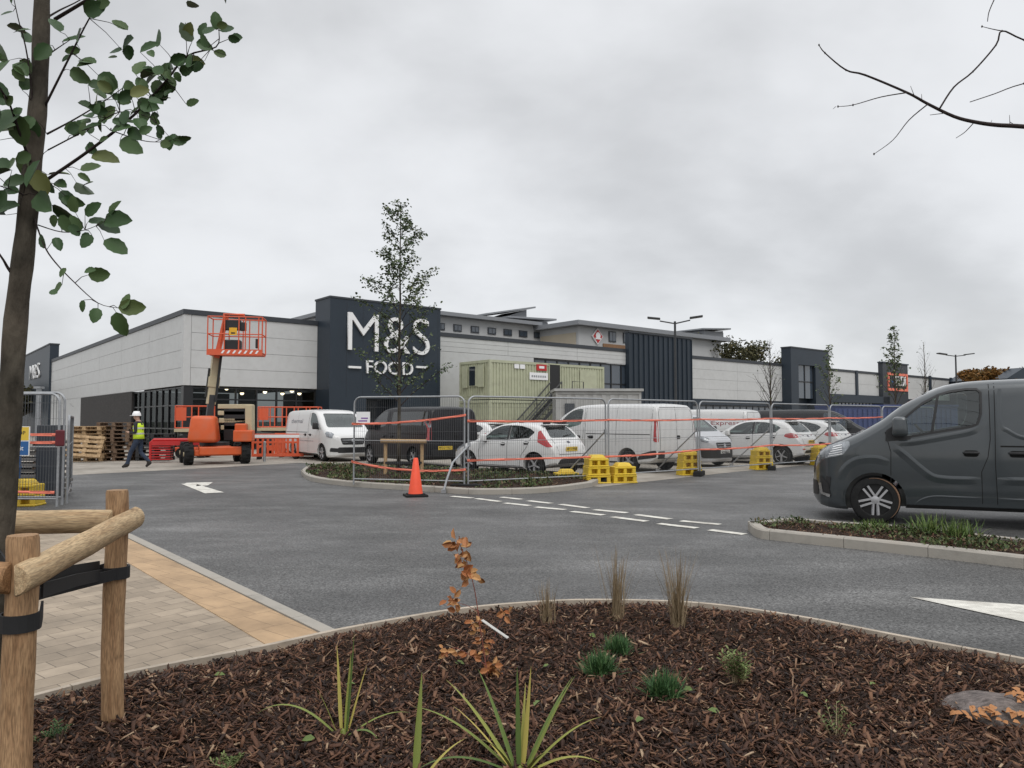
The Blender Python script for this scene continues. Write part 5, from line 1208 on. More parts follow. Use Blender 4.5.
mb = MB(); mb.box((X0+bw*.43,y0_+.2,zt2-.28),(.55,.25,.36)); mb.build('control_console', K['black'], bk, bevel=.03); mb = MB(); mb.box((X0+bw*.43,y0_+.3,zb_+.28),(.55,.4,.40)); mb.build('cable_box', K['black'], bk, bevel=.04); mb = MB(); mb.box((X0+bw*.62,y0_+.2,zt2-.32),(.20,.2,.30)); mb.build('control_panel', K['black'], bk, bevel=.02)
mb = MB(); mb.box((X0+bw*.46,y0_-.045,zt2-.52),(.26,.012,.26)); q = mb.build('warning_plate', mat('amber_plate',(.75,.40,.02),.5,.05), bk); mb = MB(); mb.box((X0+bw*.46,y0_-.053,zt2-.58),(.14,.004,.05)); mb.build('plate_mark', K['ink'], q)
mb = MB(); mb.tube([(X0+.34,y0_+.3,zb_),(X0+.50,y0_+.25,zt2+.12),(X0+1.2,y0_+.1,zt2+.08)], .05, 8); mb.bar((X0+.25,y0_+.3,zb_-.15),(X0+.55,y0_+.35,zt2+.1),.14,.18); mb.build('basket_mount', K['orange_red'], bk)
mb = MB(); mb.box((X1-.18,y0_+.05,zb_+.35),(.10,.10,.34)); mb.build('extinguisher', K['black'], bk, bevel=.03)
# red trailer arm left of the lift
a_ = onl(176,27.3); tr_ = thing('towable_chassis', 'low red steel chassis standing left of the boom lift wheels', 'machine chassis', (a_.x,a_.y,0), R(8))
mb = MB(); mb.tube([(-.85,0,.05),(-.85,0,.72),(-.75,0,.82),(1.2,0,.82)],.055,8); mb.bx(-.8,1.2,-.1,.3,.62,.78); mb.build('frame', K['red'], tr_)
mb = MB()
for i in range(6): mb.bx(-.8,-.15,-.08,.25,.10+i*.09,.14+i*.09)
mb.build('step', K['red'], tr_)
# work platforms behind
def platform(px0, px1, py0, py1, D, label, nb=4, panel_left=True, low=True):
    A, Bp = P(px0,py1,D), P(px1,py1,D); top = P(px0,py0,D).z; t = thing('work_platform', label, 'work platform', (A.x,A.y,0), R(4), 'orange work platforms'); Lg = (Bp-A).length; z0 = A.z
    mb = MB(); 
    for y in (0,.8):
        for z in (z0,(z0+top)/2,top): mb.tube([(0,y,z),(Lg,y,z)],.025,6)
        for i in range(nb+1): mb.tube([(Lg*i/nb,y,z0),(Lg*i/nb,y,top)],.025,6)
    for x in (0,Lg):
        for z in (z0,(z0+top)/2,top): mb.tube([(x,0,z),(x,.8,z)],.025,6)
    r_ = mb.build('guard_rail', K['orange_red'], t)
    mb = MB(); mb.bx(-.02,Lg+.02,-.05,.85,z0-.16,z0-.03); mb.build('deck', K['cream'], t)
    mb = MB(); mb.bx(.05,.45,-.06,-.03,z0+.3,top-.05); mb.build('control_panel', K['orange_red'], r_)
    mb = MB()
    n = 3
    for i in range(n):
        za, zb2 = .45+(z0-.62)*i/n, .45+(z0-.62)*(i+1)/n
        for y in (.1,.7): mb.bar((.1,y,za),(Lg-.1,y,zb2),.06,.08); mb.bar((Lg-.1,y,za),(.1,y,zb2),.06,.08)
    mb.build('scissor_arm', K['dark_steel'], t); mb = MB(); mb.bx(0,Lg,.0,.8,.22,.44); mb.build('base_frame', K['orange_red'], t, bevel=.02)
    for x in (.25,Lg-.25):
        for y in (-.02,.82): mb = MB(); mb.lathe([(.2,-.06),(.2,.06)],16,Matrix.Translation((x,y,.2)) @ Matrix.Rotation(R(90),4,'X')); mb.build('wheel', K['rubber'], t)
platform(258,317,407,427,32.5,'orange scissor work platform behind the barriers and white van',5)
platform(175,207,406,428,30.5,'orange work platform behind the boom lift hood, before the left glazing',2)
# chapter 8 plastic barriers
def barrier(px, D, rz, label):
    q = onl(px,D); t = thing('plastic_barrier', label, 'barrier', (q.x,q.y,0), rz, 'orange plastic barriers'); mb = MB(); W_ = 2.0
    mb.bx(0,W_,-.02,.02,.80,1.0); mb.bx(0,W_,-.02,.02,.10,.22); mb.bx(0,W_,-.02,.02,.62,.70)
    for i in range(11): mb.bx(W_*i/10.5,W_*i/10.5+.09,-.018,.018,.22,.80)
    mb.build('barrier_panel', K['orange_red'], t, bevel=.008, seg=1); mb = MB(); mb.box((.3,0,.05),(.12,.5,.10)); mb.box((W_-.3,0,.05),(.12,.5,.10)); mb.build('barrier_foot', K['rubber'], t)
    mb = MB(); mb.bx(.1,W_-.1,-.026,-.0205,.84,.96); mb.build('reflective_band', K['white'], t)
barrier(252,29.5,R(8),'orange slatted plastic barrier beside the boom lift right wheel'); barrier(275,31.2,R(4),'orange slatted plastic barrier between the lift and white van')
q = onl(265,27.8); pl = thing('marker_post', 'thin pale post standing in front of the orange barriers', 'post', (q.x,q.y,0)); mb = MB(); mb.tube([(0,0,0),(0,0,.72)],.05,10); mb.build('post_shaft', K['galv'], pl); mb = MB(); mb.lathe([(.05,.72),(.03,.75),(.005,.755)],10); mb.build('post_cap', K['galv'], pl)
# ------------------------------------------------------------------ pallets
def pallet(t, m, tilt=None, loc=(0,0,0), name='pallet'):
    pass
def make_pallet(label, m, p, rz, z, group, tiltM=None, jitter=0):
    t = thing('pallet', label, 'pallet', (p.x,p.y,z), rz, group)
    if tiltM: t.rotation_euler = tiltM
    mb = MB()
    for i in range(5): mb.bx(-.6,.6,-.4+i*.175,-.4+i*.175+.1,.122,.144)
    d_ = mb.build('deck_board', m, t)
    mb = MB()
    for y in (-.35,0,.35):
        for x in (-.53,0,.53): mb.box((x,y,.061),(.13,.10,.078))
        mb.bx(-.6,.6,y-.05,y+.05,0,.02)
    for x in (-.53,0,.53): mb.bx(x-.06,x+.06,-.4,.4,.1005,.1215)
    mb.build('bearer', m, t); return t
rp = random.Random(5)
GP = 'pallets stacked by the dark brick wall'
p0 = onl(88,28.0)
for i in range(9): make_pallet('pale fresh wooden pallet in the light stack beside the walking worker', K['pallet'], onl(90,28.2)+Vector((rp.uniform(-.05,.05),rp.uniform(-.05,.05),0)), R(6)+rp.uniform(-.06,.06), i*.145, GP)
make_pallet('pale wooden pallet leaning upright against the light stack', K['pallet'], onl(87,27.3), 0, .55, 'leaning pallets', (R(68),R(4),R(8)))
for i in range(10): make_pallet('weathered brown pallet in the darker stack behind the walking worker', K['pallet_old'], onl(118,28.6)+Vector((rp.uniform(-.06,.06),rp.uniform(-.05,.05),0)), R(8)+rp.uniform(-.06,.06), i*.145, GP)
for i in range(6): make_pallet('weathered brown pallet in the second dark stack against the brick wall', K['pallet_old'], onl(104,31)+Vector((rp.uniform(-.06,.06),0,0)), R(8)+rp.uniform(-.06,.06), i*.145, GP)
K['pallet_black'] = mat('black_plastic_pallet', (.02,.02,.022), .6, .2)
for i in range(7): make_pallet('black plastic pallet in the stack between the worker and red chassis', K['pallet_black'], onl(155,28.8)+Vector((rp.uniform(-.06,.06),0,0)), R(10)+rp.uniform(-.06,.06), i*.145, GP)
# ------------------------------------------------------------------ compound on the far left
A_ = G(-30,509); B_ = G(60,507.5)
cf = [fence_panel('mesh_fence_panel', 'mesh fence panel of the compound carrying the orange tapes and site sign', onl(-190,12.9), onl(61,12.7), 'compound fence panels', 1.92),
      fence_panel('mesh_fence_panel', 'mesh fence panel doubled directly behind the nearest compound panel', onl(-190,13.2)+Vector((0,.0,0)), onl(66,13.0), 'compound fence panels', 1.95)]
fence_panel('mesh_fence_panel', 'lower mesh fence panel running away beside the compound corner', onl(69,13.2), onl(73,16.4), 'compound fence panels', 1.55)
tape('warning_tape', 'upper orange tape on the compound fence by the tree trunk', [(onl(-190,12.75),1.28,.0),(onl(58,12.6),1.27,0)], 'compound tapes')
tape('warning_tape', 'thin middle orange tape on the compound fence by the tree trunk', [(onl(-190,12.75),1.12,.0),(onl(58,12.6),1.14,0)], 'compound tapes')
tape('warning_tape', 'low orange tape on the compound fence above the yellow block', [(onl(-190,12.75),.36,.0),(onl(58,12.6),.31,0)], 'compound tapes')
q = onl(60.5,12.45); rf = thing('red_reflector', 'dark red rectangular reflector hung on compound fence post', 'reflector', (q.x,q.y,P(60,438,12.5).z), .05); mb = MB(); mb.box((0,0,0),(.15,.04,.27)); mb.build('lens', mat('dark_red_lens',(.10,.008,.015),.3,.2), rf, bevel=.02); mb = MB(); mb.box((0,.03,0),(.10,.03,.20)); mb.build('bracket', K['black'], rf)
q = P(19,441,12.4); sg_ = thing('site_sign', 'small yellow and blue site sign on the compound fence', 'sign', (q.x,q.y,q.z), .05)
mb = MB(); mb.bx(-.17,.17,-.01,.01,-.24,.24); q_ = mb.build('sign_board', K['white'], sg_); mb = MB(); mb.bx(-.16,.16,-.014,-.0105,.01,.23); mb.build('yellow_field', K['plate_y'], q_); mb = MB(); mb.bx(-.16,.16,-.014,-.0105,-.23,-.005); mb.build('blue_field', K['blue'], q_)
put_text('sign_lettering', 'STOP', .09, K['ink'], q_, face_M(Vector((0,-.016,.13)),(1,0,0),(0,0,1)), .001); put_text('sign_lettering', 'exit', .11, K['white'], q_, face_M(Vector((0,-.016,-.12)),(1,0,0),(0,0,1)), .001)
q = onl(4,13.9); bb = thing('blue_drum', 'blue plastic barrel inside the compound fence', 'barrel', (q.x,q.y,0)); mb = MB(); mb.lathe([(.26,0),(.29,.04),(.29,.30),(.305,.32),(.29,.34),(.29,.62),(.305,.64),(.29,.66),(.29,.90),(.26,.93),(.24,.93)],24); mb.build('drum_body', K['blue'], bb, 'y'); mb = MB(); mb.lathe([(.25,.932),(.25,.95)],24); mb.lathe([(.05,.951),(.05,.975)],10,Matrix.Translation((.12,0,0))); mb.build('lid', K['blue'], bb)
ballast(onl(26,13.4), .1, 'yellow ballast block inside the compound fence by the blue barrel', 2, .95)
def sheet_stack(px, D, n, sz, m, label, cat, grp, name, dz=.06, gap=.05):
    for i in range(n):
        q = onl(px,D)+Vector((rp.uniform(-.08,.08),rp.uniform(-.05,.05),0)); t = thing(name, label, cat, (q.x,q.y,i*(dz+gap)), rp.uniform(-.08,.08), grp); mb = MB(); mb.box((0,0,dz/2+gap),(sz[0],sz[1],dz)); mb.build('board', m, t, bevel=.006, seg=1); mb = MB(); mb.box((-sz[0]*.3,0,gap/2),(.08,sz[1]*.9,gap)); mb.box((sz[0]*.3,0,gap/2),(.08,sz[1]*.9,gap)); mb.build('batten', K['pallet_old'], t)
K['board_grey'] = mat('grey_board',(.16,.15,.14),.8,.3,5)
sheet_stack(27,15.2,10,(1.4,.7),K['board_grey'],'grey board in the stack behind the yellow block in the compound','board','stacked boards in the compound','stacked_board')
q = onl(48,14.6); cb_ = thing('tool_cabinet', 'tall dark grey steel cabinet inside the compound fence corner', 'cabinet', (q.x,q.y,0), .1); mb = MB(); mb.bx(-.2,.2,0,.3,.06,1.42); mb.build('cabinet_body', K['trim'], cb_, bevel=.01); mb = MB(); mb.bx(-.19,-.005,-.02,-.002,.1,1.38); mb.bx(.005,.19,-.02,-.002,.1,1.38); mb.build('cabinet_door', K['trim'], cb_); mb = MB(); mb.bx(-.2,.2,0,.3,0,.058); mb.build('plinth', K['black'], cb_)
q = onl(38,17.5); gp = thing('steel_post', 'single pale steel post behind the compound fence', 'post', (q.x,q.y,0)); mb = MB(); mb.tube([(0,0,0),(0,0,2.25)],.055,12); mb.build('post_shaft', K['galv'], gp); mb = MB(); mb.box((0,0,2.28),(.16,.16,.05)); mb.build('post_cap', K['galv'], gp)
# ------------------------------------------------------------------ person
def person():
    q = G(138,468); t = thing('person', 'person in white hard hat and yellow vest walking past the pallets', 'person', (q.x,q.y,0), R(180))
    V = []; E = []; Rr = []
    def v(p, r, par=None):
        V.append(p); Rr.append(r if isinstance(r, tuple) else (r,r)); i = len(V)-1
        if par is not None: E.append((par,i))
        return i
    pel = v((0,0,.94),(.13,.16)); sp_ = v((.01,0,1.12),(.115,.15),pel); ch = v((.02,0,1.32),(.12,.18),sp_); ub = v((.03,0,1.43),(.09,.15),ch); nk = v((.05,0,1.51),.055,ub); hd = v((.08,0,1.60),(.085,.075),nk); hd2 = v((.09,0,1.70),(.095,.08),hd); nose = v((.185,0,1.615),.018,hd)
    for s, kn, an, toe in ((1,(.20,.10,.50),(.30,.10,.10),(.47,.10,.035)),(-1,(-.02,-.10,.49),(-.34,-.10,.17),(-.20,-.10,.035))):
        hp = v((0,s*.10,.88),.10,pel); k_ = v(kn,.068,hp); c_ = v(((kn[0]*.6+an[0]*.4),kn[1],(kn[2]*.6+an[2]*.4)),.066,k_); a_ = v(an,.055,c_); 
        heel = v((an[0]-.04,an[1],an[2]-.055),.045,a_); tt = v(toe,(.04,.04),a_)
    for s in (1,-1):
        sh = v((.02,s*.20,1.41),.065,ub); el = v((-.05+(.03 if s>0 else 0),s*.25,1.13),.05,sh); wr = v((.20,s*.19,1.10+(.03 if s>0 else 0)),.034,el); pm_ = v((.26,s*.17,1.115+(.03 if s>0 else 0)),(.02,.036),wr)
        b = V[pm_]
        for j, (dy, ln) in enumerate(((-.028,.055),(-.009,.065),(.010,.06),(.028,.045))):
            f1 = v((b[0]+ln*.7,b[1]+dy,b[2]+.005),.010,pm_); v((b[0]+ln,b[1]+dy,b[2]+.035),.009,f1)
        v((b[0]+.02,b[1]-s*.05,b[2]+.03),.011,pm_)
    me = bpy.data.meshes.new('body'); me.from_pydata(V,E,[]); o = bpy.data.objects.new('body', me); COL.objects.link(o)
    md = o.modifiers.new('s','SKIN'); md.use_smooth_shade = True; sk = me.skin_vertices[0].data
    for i, r in enumerate(Rr): sk[i].radius = r
    sk[0].use_root = True
    o.modifiers.new('d','SUBSURF').levels = 2
    bpy.context.view_layer.update()
    m2 = bpy.data.meshes.new_from_object(o.evaluated_get(bpy.context.evaluated_depsgraph_get())); bpy.data.objects.remove(o)
    jn = mat('blue_jeans',(.022,.034,.062),.85,.25,14); jk = mat('dark_jacket',(.018,.018,.022),.8,.2,10); skn = mat('skin',(.42,.26,.19),.55,.08); bt = mat('dark_boot',(.02,.017,.015),.7,.2)
    m2.materials.clear()
    for m_ in (jn,jk,skn,bt): m2.materials.append(m_)
    for p in m2.polygons:
        c = p.center; p.use_smooth = True
        p.material_index = 3 if c.z < .13 or (c.x < -.18 and c.z < .22) else 0 if c.z < .93 and not (c.x > .1 and c.z > .8) else 2 if c.z > 1.49 or (c.x > .205 and .95 < c.z < 1.3) else 1
    ob = bpy.data.objects.new('body', m2); COL.objects.link(ob); ob.parent = t
    mb = MB(); ring = [(.005,1.43,.10,.175),(.02,1.34,.145,.205),(.015,1.2,.145,.195),(.005,1.05,.15,.19),(0,.93,.16,.195)]; n = 24; vs = []
    for (x,z,a,b) in ring:
        for j in range(n): q_ = 2*math.pi*j/n; vs.append((x+a*math.cos(q_),b*math.sin(q_),z))
    mb.add(vs,[(i*n+j,i*n+(j+1)%n,(i+1)*n+(j+1)%n,(i+1)*n+j) for i in range(4) for j in range(n)]); vst = mb.build('safety_vest', mat('hi_vis_yellow',(.60,.80,.03),.6,.1,8), t, 'all')
    sm = vst.modifiers.new('t','SOLIDIFY'); sm.thickness = .012
    mb = MB()
    for (z,a,b) in ((1.10,.155,.199),(1.27,.153,.207)):
        vs = [(.012+(a+.004)*math.cos(2*math.pi*j/n),(b+.004)*math.sin(2*math.pi*j/n),z+dz) for dz in (-.025,.025) for j in range(n)]; mb.add(vs,[(j,(j+1)%n,n+(j+1)%n,n+j) for j in range(n)])
    mb.build('reflective_band', mat('silver_reflective',(.55,.55,.52),.35,.05), vst, 'all')
    mb = MB(); mb.lathe([(.135,1.665),(.132,1.70),(.115,1.76),(.075,1.80),(.02,1.815),(.004,1.816)],20,Matrix.Translation((.085,0,0))); mb.box((.22,0,1.672),(.09,.16,.012)); mb.box((.085,0,1.78),(.2,.02,.07)); mb.build('hard_hat', K['white'], t, 'y')
    mb = MB(); mb.box((.33,.0,1.19),(.012,.075,.15),0,0,Matrix.Rotation(-R(35),3,'Y')); ph = tag(mb.build('mobile_phone', K['black'], None, bevel=.004, seg=1), 'dark phone held out by the person in the hard hat', 'phone')
    ph.location = (q.x,q.y,0); ph.rotation_euler = (0,0,R(180))
person()
# ------------------------------------------------------------------ trees
def sapling(name, label, p, h, r0, nbr, crown0, blen, nleaf, lsz, m_leaf, rng, twig=K['bark'], group=None, lean=(0,0), up=.9, grow=None):
    t = thing(name, label, 'tree', (p.x,p.y,0), 0, group)
    mb = MB(); pts = []; k = 9
    for i in range(k): f = i/(k-1); pts.append(Vector((lean[0]*f+rng.gauss(0,.03)*f*h*.1, lean[1]*f+rng.gauss(0,.03)*f*h*.1, h*f)))
    mb.tube(pts,[r0*(1-.92*i/(k-1))+.004 for i in range(k)],8)
    tr = mb.build('trunk', twig, t, 'all')
    bm_ = MB(); lm = MB(); ends = []
    def at(z):
        f = z/h*(k-1); i = min(k-2,int(f)); return pts[i].lerp(pts[i+1],f-i)
    for b in range(nbr):
        f = crown0+(1-crown0)*(b+.5*rng.random())/nbr; f = min(f,.985); o = at(f*h); a = b*2.4+rng.uniform(-.5,.5); l = blen*(1-f)**.6*(1.25-.45*abs(f-.5))*rng.uniform(.6,1.15)+.12
        d = Vector((math.cos(a),math.sin(a),up*rng.uniform(.7,1.3))).normalized(); bp = [o]
        for s_ in range(4): bp.append(bp[-1]+d*l/4); d = (d+Vector((rng.gauss(0,.13),rng.gauss(0,.13),rng.gauss(.02,.13)))).normalized()
        bm_.tube(bp,[max(.004,r0*.32*(1-f)+.005)*(1-.8*s_/4) for s_ in range(5)],5)
        ends.append((bp,l))
        for s_ in (1,2,3):
            if rng.random() < .75:
                d2 = (d+Vector((rng.gauss(0,.7),rng.gauss(0,.7),rng.gauss(.2,.4)))).normalized(); l2 = l*rng.uniform(.25,.5); q = [bp[s_],bp[s_]+d2*l2*.5,bp[s_]+d2*l2+Vector((0,0,.03))]; bm_.tube(q,[.006,.004,.002],4); ends.append((q,l2))
    bm_.build('branch', K['twig'], t)
    if nleaf:
        wts = [e[1]*(1 if e[0][0].z > h*.56 else .42) for e in ends]
        for _ in range(nleaf):
            bp,l = rng.choices(ends,wts)[0]; f = (.25+.75*rng.random()**.7)*(len(bp)-1); i = min(len(bp)-2,int(f)); q = bp[i].lerp(bp[i+1],f-i)
            q = q+Vector((rng.gauss(0,.06),rng.gauss(0,.06),rng.gauss(0,.05))); s_ = rng.uniform(.6,1.2)*lsz
            lm.leaf(q, Vector((rng.gauss(0,1),rng.gauss(0,1),rng.gauss(-.35,.6))), Vector((rng.gauss(0,.6),rng.gauss(0,.6),1)), s_, s_*.7)
        lm.build('crown', m_leaf, t, fix=False)
    return t
rt_ = random.Random(21)
q = onl(399,20.6)
ct = sapling('young_tree', 'young leafy tree in the fenced island standing before the sign tower', q, P(399,203,20.6).z, .055, 44, .24, 1.7, 3100, .092, K['leaf_mid'], rt_, up=1.0)
for px,D,ytop,h_l,n,nb,bl_n,la,lsz in [(771,52,345,0,70,46,2.5,'bare winter tree in front of the pale wall left of the entrance portal',.14),(896,60,331,0,520,30,2.3,'slender leafy tree in front of the orange framed sign block',.22),(830,58,349,0,300,22,1.9,'slender tree with few leaves at the right corner of the portal',.2),(926,58,346,0,30,20,2.1,'thin bare tree right of the orange framed sign block',.14)]:
    q = onl(px,D); sapling('street_tree', la, q, P(px,ytop-4,D).z, .09, nb, .28, bl_n, n, lsz, K['leaf_mid'], rt_, group='saplings along the retail terrace', up=2.1)
def big_tree(label, p, h, w, n, m, rng, lsz, group):
    t = thing('mature_tree', label, 'tree', (p.x,p.y,0), 0, group); mb = MB(); mb.tube([(0,0,0),(.1,0,h*.3),(0,.1,h*.7)],[.3,.22,.06],8)
    for i in range(7): a = i*.9; mb.tube([(0,0,h*(.3+.05*i)),(math.cos(a)*w*.35,math.sin(a)*w*.35,h*(.55+.05*i))],[.1,.03],5)
    mb.build('trunk', K['bark'], t); lm = MB(); cl_ = [(rng.gauss(0,w*.28),rng.gauss(0,w*.28),h*rng.uniform(.55,.93),rng.uniform(.5,1.1)*w*.17) for _ in range(34)]
    for _ in range(n):
        x,y,z,r = rng.choice(cl_); d = Vector((rng.gauss(0,1),rng.gauss(0,1),rng.gauss(0,.8))); d = d.normalized()*r*rng.random()**.4
        s_ = lsz*rng.uniform(.6,1.3); lm.leaf(Vector((x,y,z))+d, Vector((rng.gauss(0,1),rng.gauss(0,1),rng.gauss(0,.5))), Vector((rng.gauss(0,1),rng.gauss(0,1),1)), s_, s_*.8)
    lm.build('crown', m, t, fix=False); return t
GB = 'trees beyond the retail roofs'
for px,D,yt,w,m,la in [(702,105,344,10,'leaf_far','olive green tree beyond the roof directly right of the ribbed block'),(724,108,343,10,'leaf_far','olive tree beyond the roof, second right of the ribbed block'),(748,104,344,10,'leaf_far','olive tree beyond the roof left of the bare winter tree'),(983,92,368,4.2,'leaf_autumn','orange autumn tree above the grey van roof'),(12,75,388,7,'leaf_far','green tree behind the far left sign tower'),(1018,100,370,7,'leaf_far','dull green tree at the far right behind the dark shed')]:
    q = onl(px,D); big_tree(la, q, P(px,yt,D).z*1.03, w, 4200, K[m], rt_, .34, GB)
# ------------------------------------------------------------------ stake frame of the central sapling
def stake(name, label, p, r, h, m, top=True):
    t = thing(name, label, 'stake', (p.x,p.y,0)); return t
sf = thing('tree_stake_frame', 'two post timber stake frame supporting the young tree in the island', 'stake frame', (onl(404,20.1).x, 20.1, 0), R(4))
sx_ = (422-386)/2/750*20.1
for s in (-1,1): mb = MB(); mb.tube([(s*sx_,0,0),(s*sx_,0,.93)],.05,10); mb.build('post', K['stake'], sf, 'y')
mb = MB(); mb.tube([(-sx_-.13,-.09,.97),(sx_+.12,-.09,.95)],.06,10); mb.build('cross_rail', K['stake'], sf, 'y')
mb = MB(); mb.bx(-sx_,sx_,-.058,-.052,.36,.42); mb.build('rubber_strap', K['strap'], sf)
# ------------------------------------------------------------------ foreground tree and guard
ft_p = Vector((-2.2,3.1,0)); ft = thing('foreground_tree', 'young tree with grey bark and few leaves inside timber stakes', 'tree', (0,0,0))
mb = MB(); tp = [Vector((-2.21,3.1,0)),P(-9,640,3.1),P(3,500,3.1),P(9,420,3.1),P(16,320,3.1),P(24,250,3.1),P(31,180,3.1),P(39,90,3.1),P(42,0,3.1),P(46,-150,3.12),P(44,-400,3.15)]
tp = spline(tp,4); nT = len(tp)
mb.tube(tp,[.055-.031*i/nT+.0018*math.sin(i*1.7) for i in range(nT)],14); mb.build('trunk', K['bark'], ft, 'all')
rf_ = random.Random(4)
BR = [([(45,181),(90,150),(134,115),(166,81),(187,56),(216,47),(219,31)],3.1,2.75,.007),([(47,134),(75,119),(106,100),(128,84)],3.1,3.35,.005),([(45,106),(62,72),(81,34),(97,0),(110,-60)],3.1,2.9,.006),([(33,215),(44,245),(55,262),(75,283),(98,303),(118,308)],3.1,2.8,.004),
      ([(34,170),(22,140),(10,105),(0,88),(-30,40)],3.1,2.7,.007),([(20,285),(8,268),(0,255),(-30,215)],3.1,3.0,.008),([(36,140),(28,60),(18,18),(10,-20)],3.1,2.9,.004),([(43,20),(60,10),(80,0),(110,-20)],3.1,3.3,.005),([(38,225),(62,232),(85,230),(104,222)],3.1,3.0,.003),([(30,200),(15,190),(0,186),(-25,175)],3.1,2.85,.004),([(48,150),(90,128),(120,112),(150,118),(172,140)],2.95,2.8,.003),([(110,130),(140,140),(160,142),(182,140)],2.88,2.8,.0025),([(41,60),(55,50),(70,40)],3.1,3.0,.004)]
bmB = MB(); lm = MB(); RL = []
for px,D0,D1_,r in BR:
    n = len(px); pts = spline([P(a,b,D0+(D1_-D0)*i/(n-1)) for i,(a,b) in enumerate(px)],4); bmB.tube(pts,[r*(1-.8*i/len(pts)) for i in range(len(pts))],6); RL.append(pts)
def leaf_at(px,py,D,ang,sz,rng):           # ang: pointing direction seen in the picture, degrees, 0 right, 90 up
    a = R(ang); d = Vector((math.cos(a),rng.uniform(-.5,.5),math.sin(a))); nr = Vector((rng.gauss(0,.55),-1+rng.gauss(0,.5),.35+rng.gauss(0,.5))); lm.leaf2(P(px,py,D),d,nr,sz/750*D,sz*.68/750*D*rng.uniform(.85,1.1),rng.uniform(.05,.22),rng.uniform(-.05,.22),0,rng)
LV = [(216,30,85,20),(220,31,20,16),(192,42,120,22),(186,38,60,18),(160,45,110,24),(128,30,150,20),(140,52,20,24),(122,50,180,18),(134,38,200,26),(155,70,200,22),(170,62,30,20),(180,72,0,20),(190,68,10,16),(176,85,200,18),(160,80,250,18),(186,104,10,16),(178,138,5,14),(172,142,15,16),(150,118,330,14),(157,125,300,12),(98,75,330,24),(88,85,20,20),(80,60,350,22),(62,42,30,26),(84,12,10,26),(70,70,330,26),(50,45,240,24),(30,60,220,22),(10,60,250,28),(8,60,130,26),(60,32,120,24),
      (92,155,350,32),(120,140,330,30),(112,130,10,24),(100,125,200,22),(84,128,190,20),(72,135,30,26),(76,182,320,24),(80,170,20,22),(62,190,300,24),(70,200,340,20),(85,215,30,24),(88,222,20,22),(104,222,5,32),(110,215,60,20),(104,240,330,28),(92,235,240,18),(88,275,8,22),(62,285,200,20),(118,308,5,28),(116,312,285,28),(98,308,265,18),(84,300,250,14),(66,268,240,12),(20,110,250,40),(24,150,260,30),(40,160,250,34),(12,170,200,26),(6,215,180,30),(30,170,300,30),(14,130,180,24),(36,195,320,36),(20,205,200,28),(0,140,200,20),(52,205,330,26),(60,215,300,22),(36,120,230,30),(26,180,190,26),(48,175,20,22),(5,190,240,24),(2,100,100,22),(40,235,300,18),(22,90,80,20),(118,100,40,20),(130,95,20,22),(140,105,350,22),(125,110,280,20),(112,95,110,22),(108,112,170,20),(145,88,70,22),(150,95,330,18),(158,100,10,16),(165,92,60,18),(118,88,150,18),(136,75,80,24),(98,110,100,22),(92,118,140,18),(128,128,320,22),(138,118,300,20),(146,108,260,18),(172,75,90,20)]
for (a,b,an,sz) in LV:
    best = min(((P(a,b,D)-p).length,D,p) for D in (2.75,2.85,2.95,3.05,3.15) for pts in RL for p in pts[::2]); D = best[1]
    leaf_at(a,b,D,an,sz*.92,rf_); p = P(a,b,D)
    if best[0] < .16: bmB.tube([best[2],best[2].lerp(p,.5)+Vector((0,0,.008)),p],[.0018,.0014,.001],4)
    if rf_.random() < .5:
        leaf_at(a+rf_.uniform(-9,9),b+rf_.uniform(-9,9),D+rf_.uniform(-.05,.05),an+rf_.uniform(-80,80),sz*rf_.uniform(.5,.8),rf_)
for bi, cnt in ((0,26),(1,6),(2,5),(3,1),(4,8),(6,5),(8,3),(9,5),(10,7),(11,3)):
    pts = RL[bi]; px_ = BR[bi][0]; n = len(px_)
    for _ in range(cnt):
        f = (.12+.86*rf_.random())*(n-1); i = min(n-2,int(f)); t_ = f-i; a = px_[i][0]*(1-t_)+px_[i+1][0]*t_+rf_.gauss(0,9); b = px_[i][1]*(1-t_)+px_[i+1][1]*t_+rf_.gauss(0,10); D = BR[bi][1]+(BR[bi][2]-BR[bi][1])*f/(n-1)+rf_.gauss(0,.05)
        leaf_at(a,b,D,rf_.uniform(0,360),rf_.uniform(10,18),rf_); c_ = min(pts,key=lambda q:(q-P(a,b,D)).length); bmB.tube([c_,P(a,b,D)],[.0015,.001],4)
    # hidden far side of the crown
for _ in range(170):
    z = rf_.uniform(3.3,5.4); a = rf_.uniform(0,6.28); rr = rf_.uniform(.1,.9); p = Vector((-1.95+rr*math.cos(a),3.1+rr*math.sin(a),z)); lm.leaf2(p,(rf_.gauss(0,1),rf_.gauss(0,1),rf_.gauss(-.3,.5)),Vector((rf_.gauss(0,.5),rf_.gauss(0,.5),1)),.08,.06,.15,.1,0,rf_)
for i in range(14):
    z = 3.2+i*.15; a = i*2.4; c_ = Vector((-1.94,3.1,z)); bmB.tube([c_,c_+Vector((math.cos(a)*.4,math.sin(a)*.4,.25)),c_+Vector((math.cos(a)*.85,math.sin(a)*.85,.5))],[.008,.005,.002],5)
bmB.build('branch', K['twig'], ft, 'all'); lm.build('crown', K['leaf_near'], ft, 'all', fix=False)
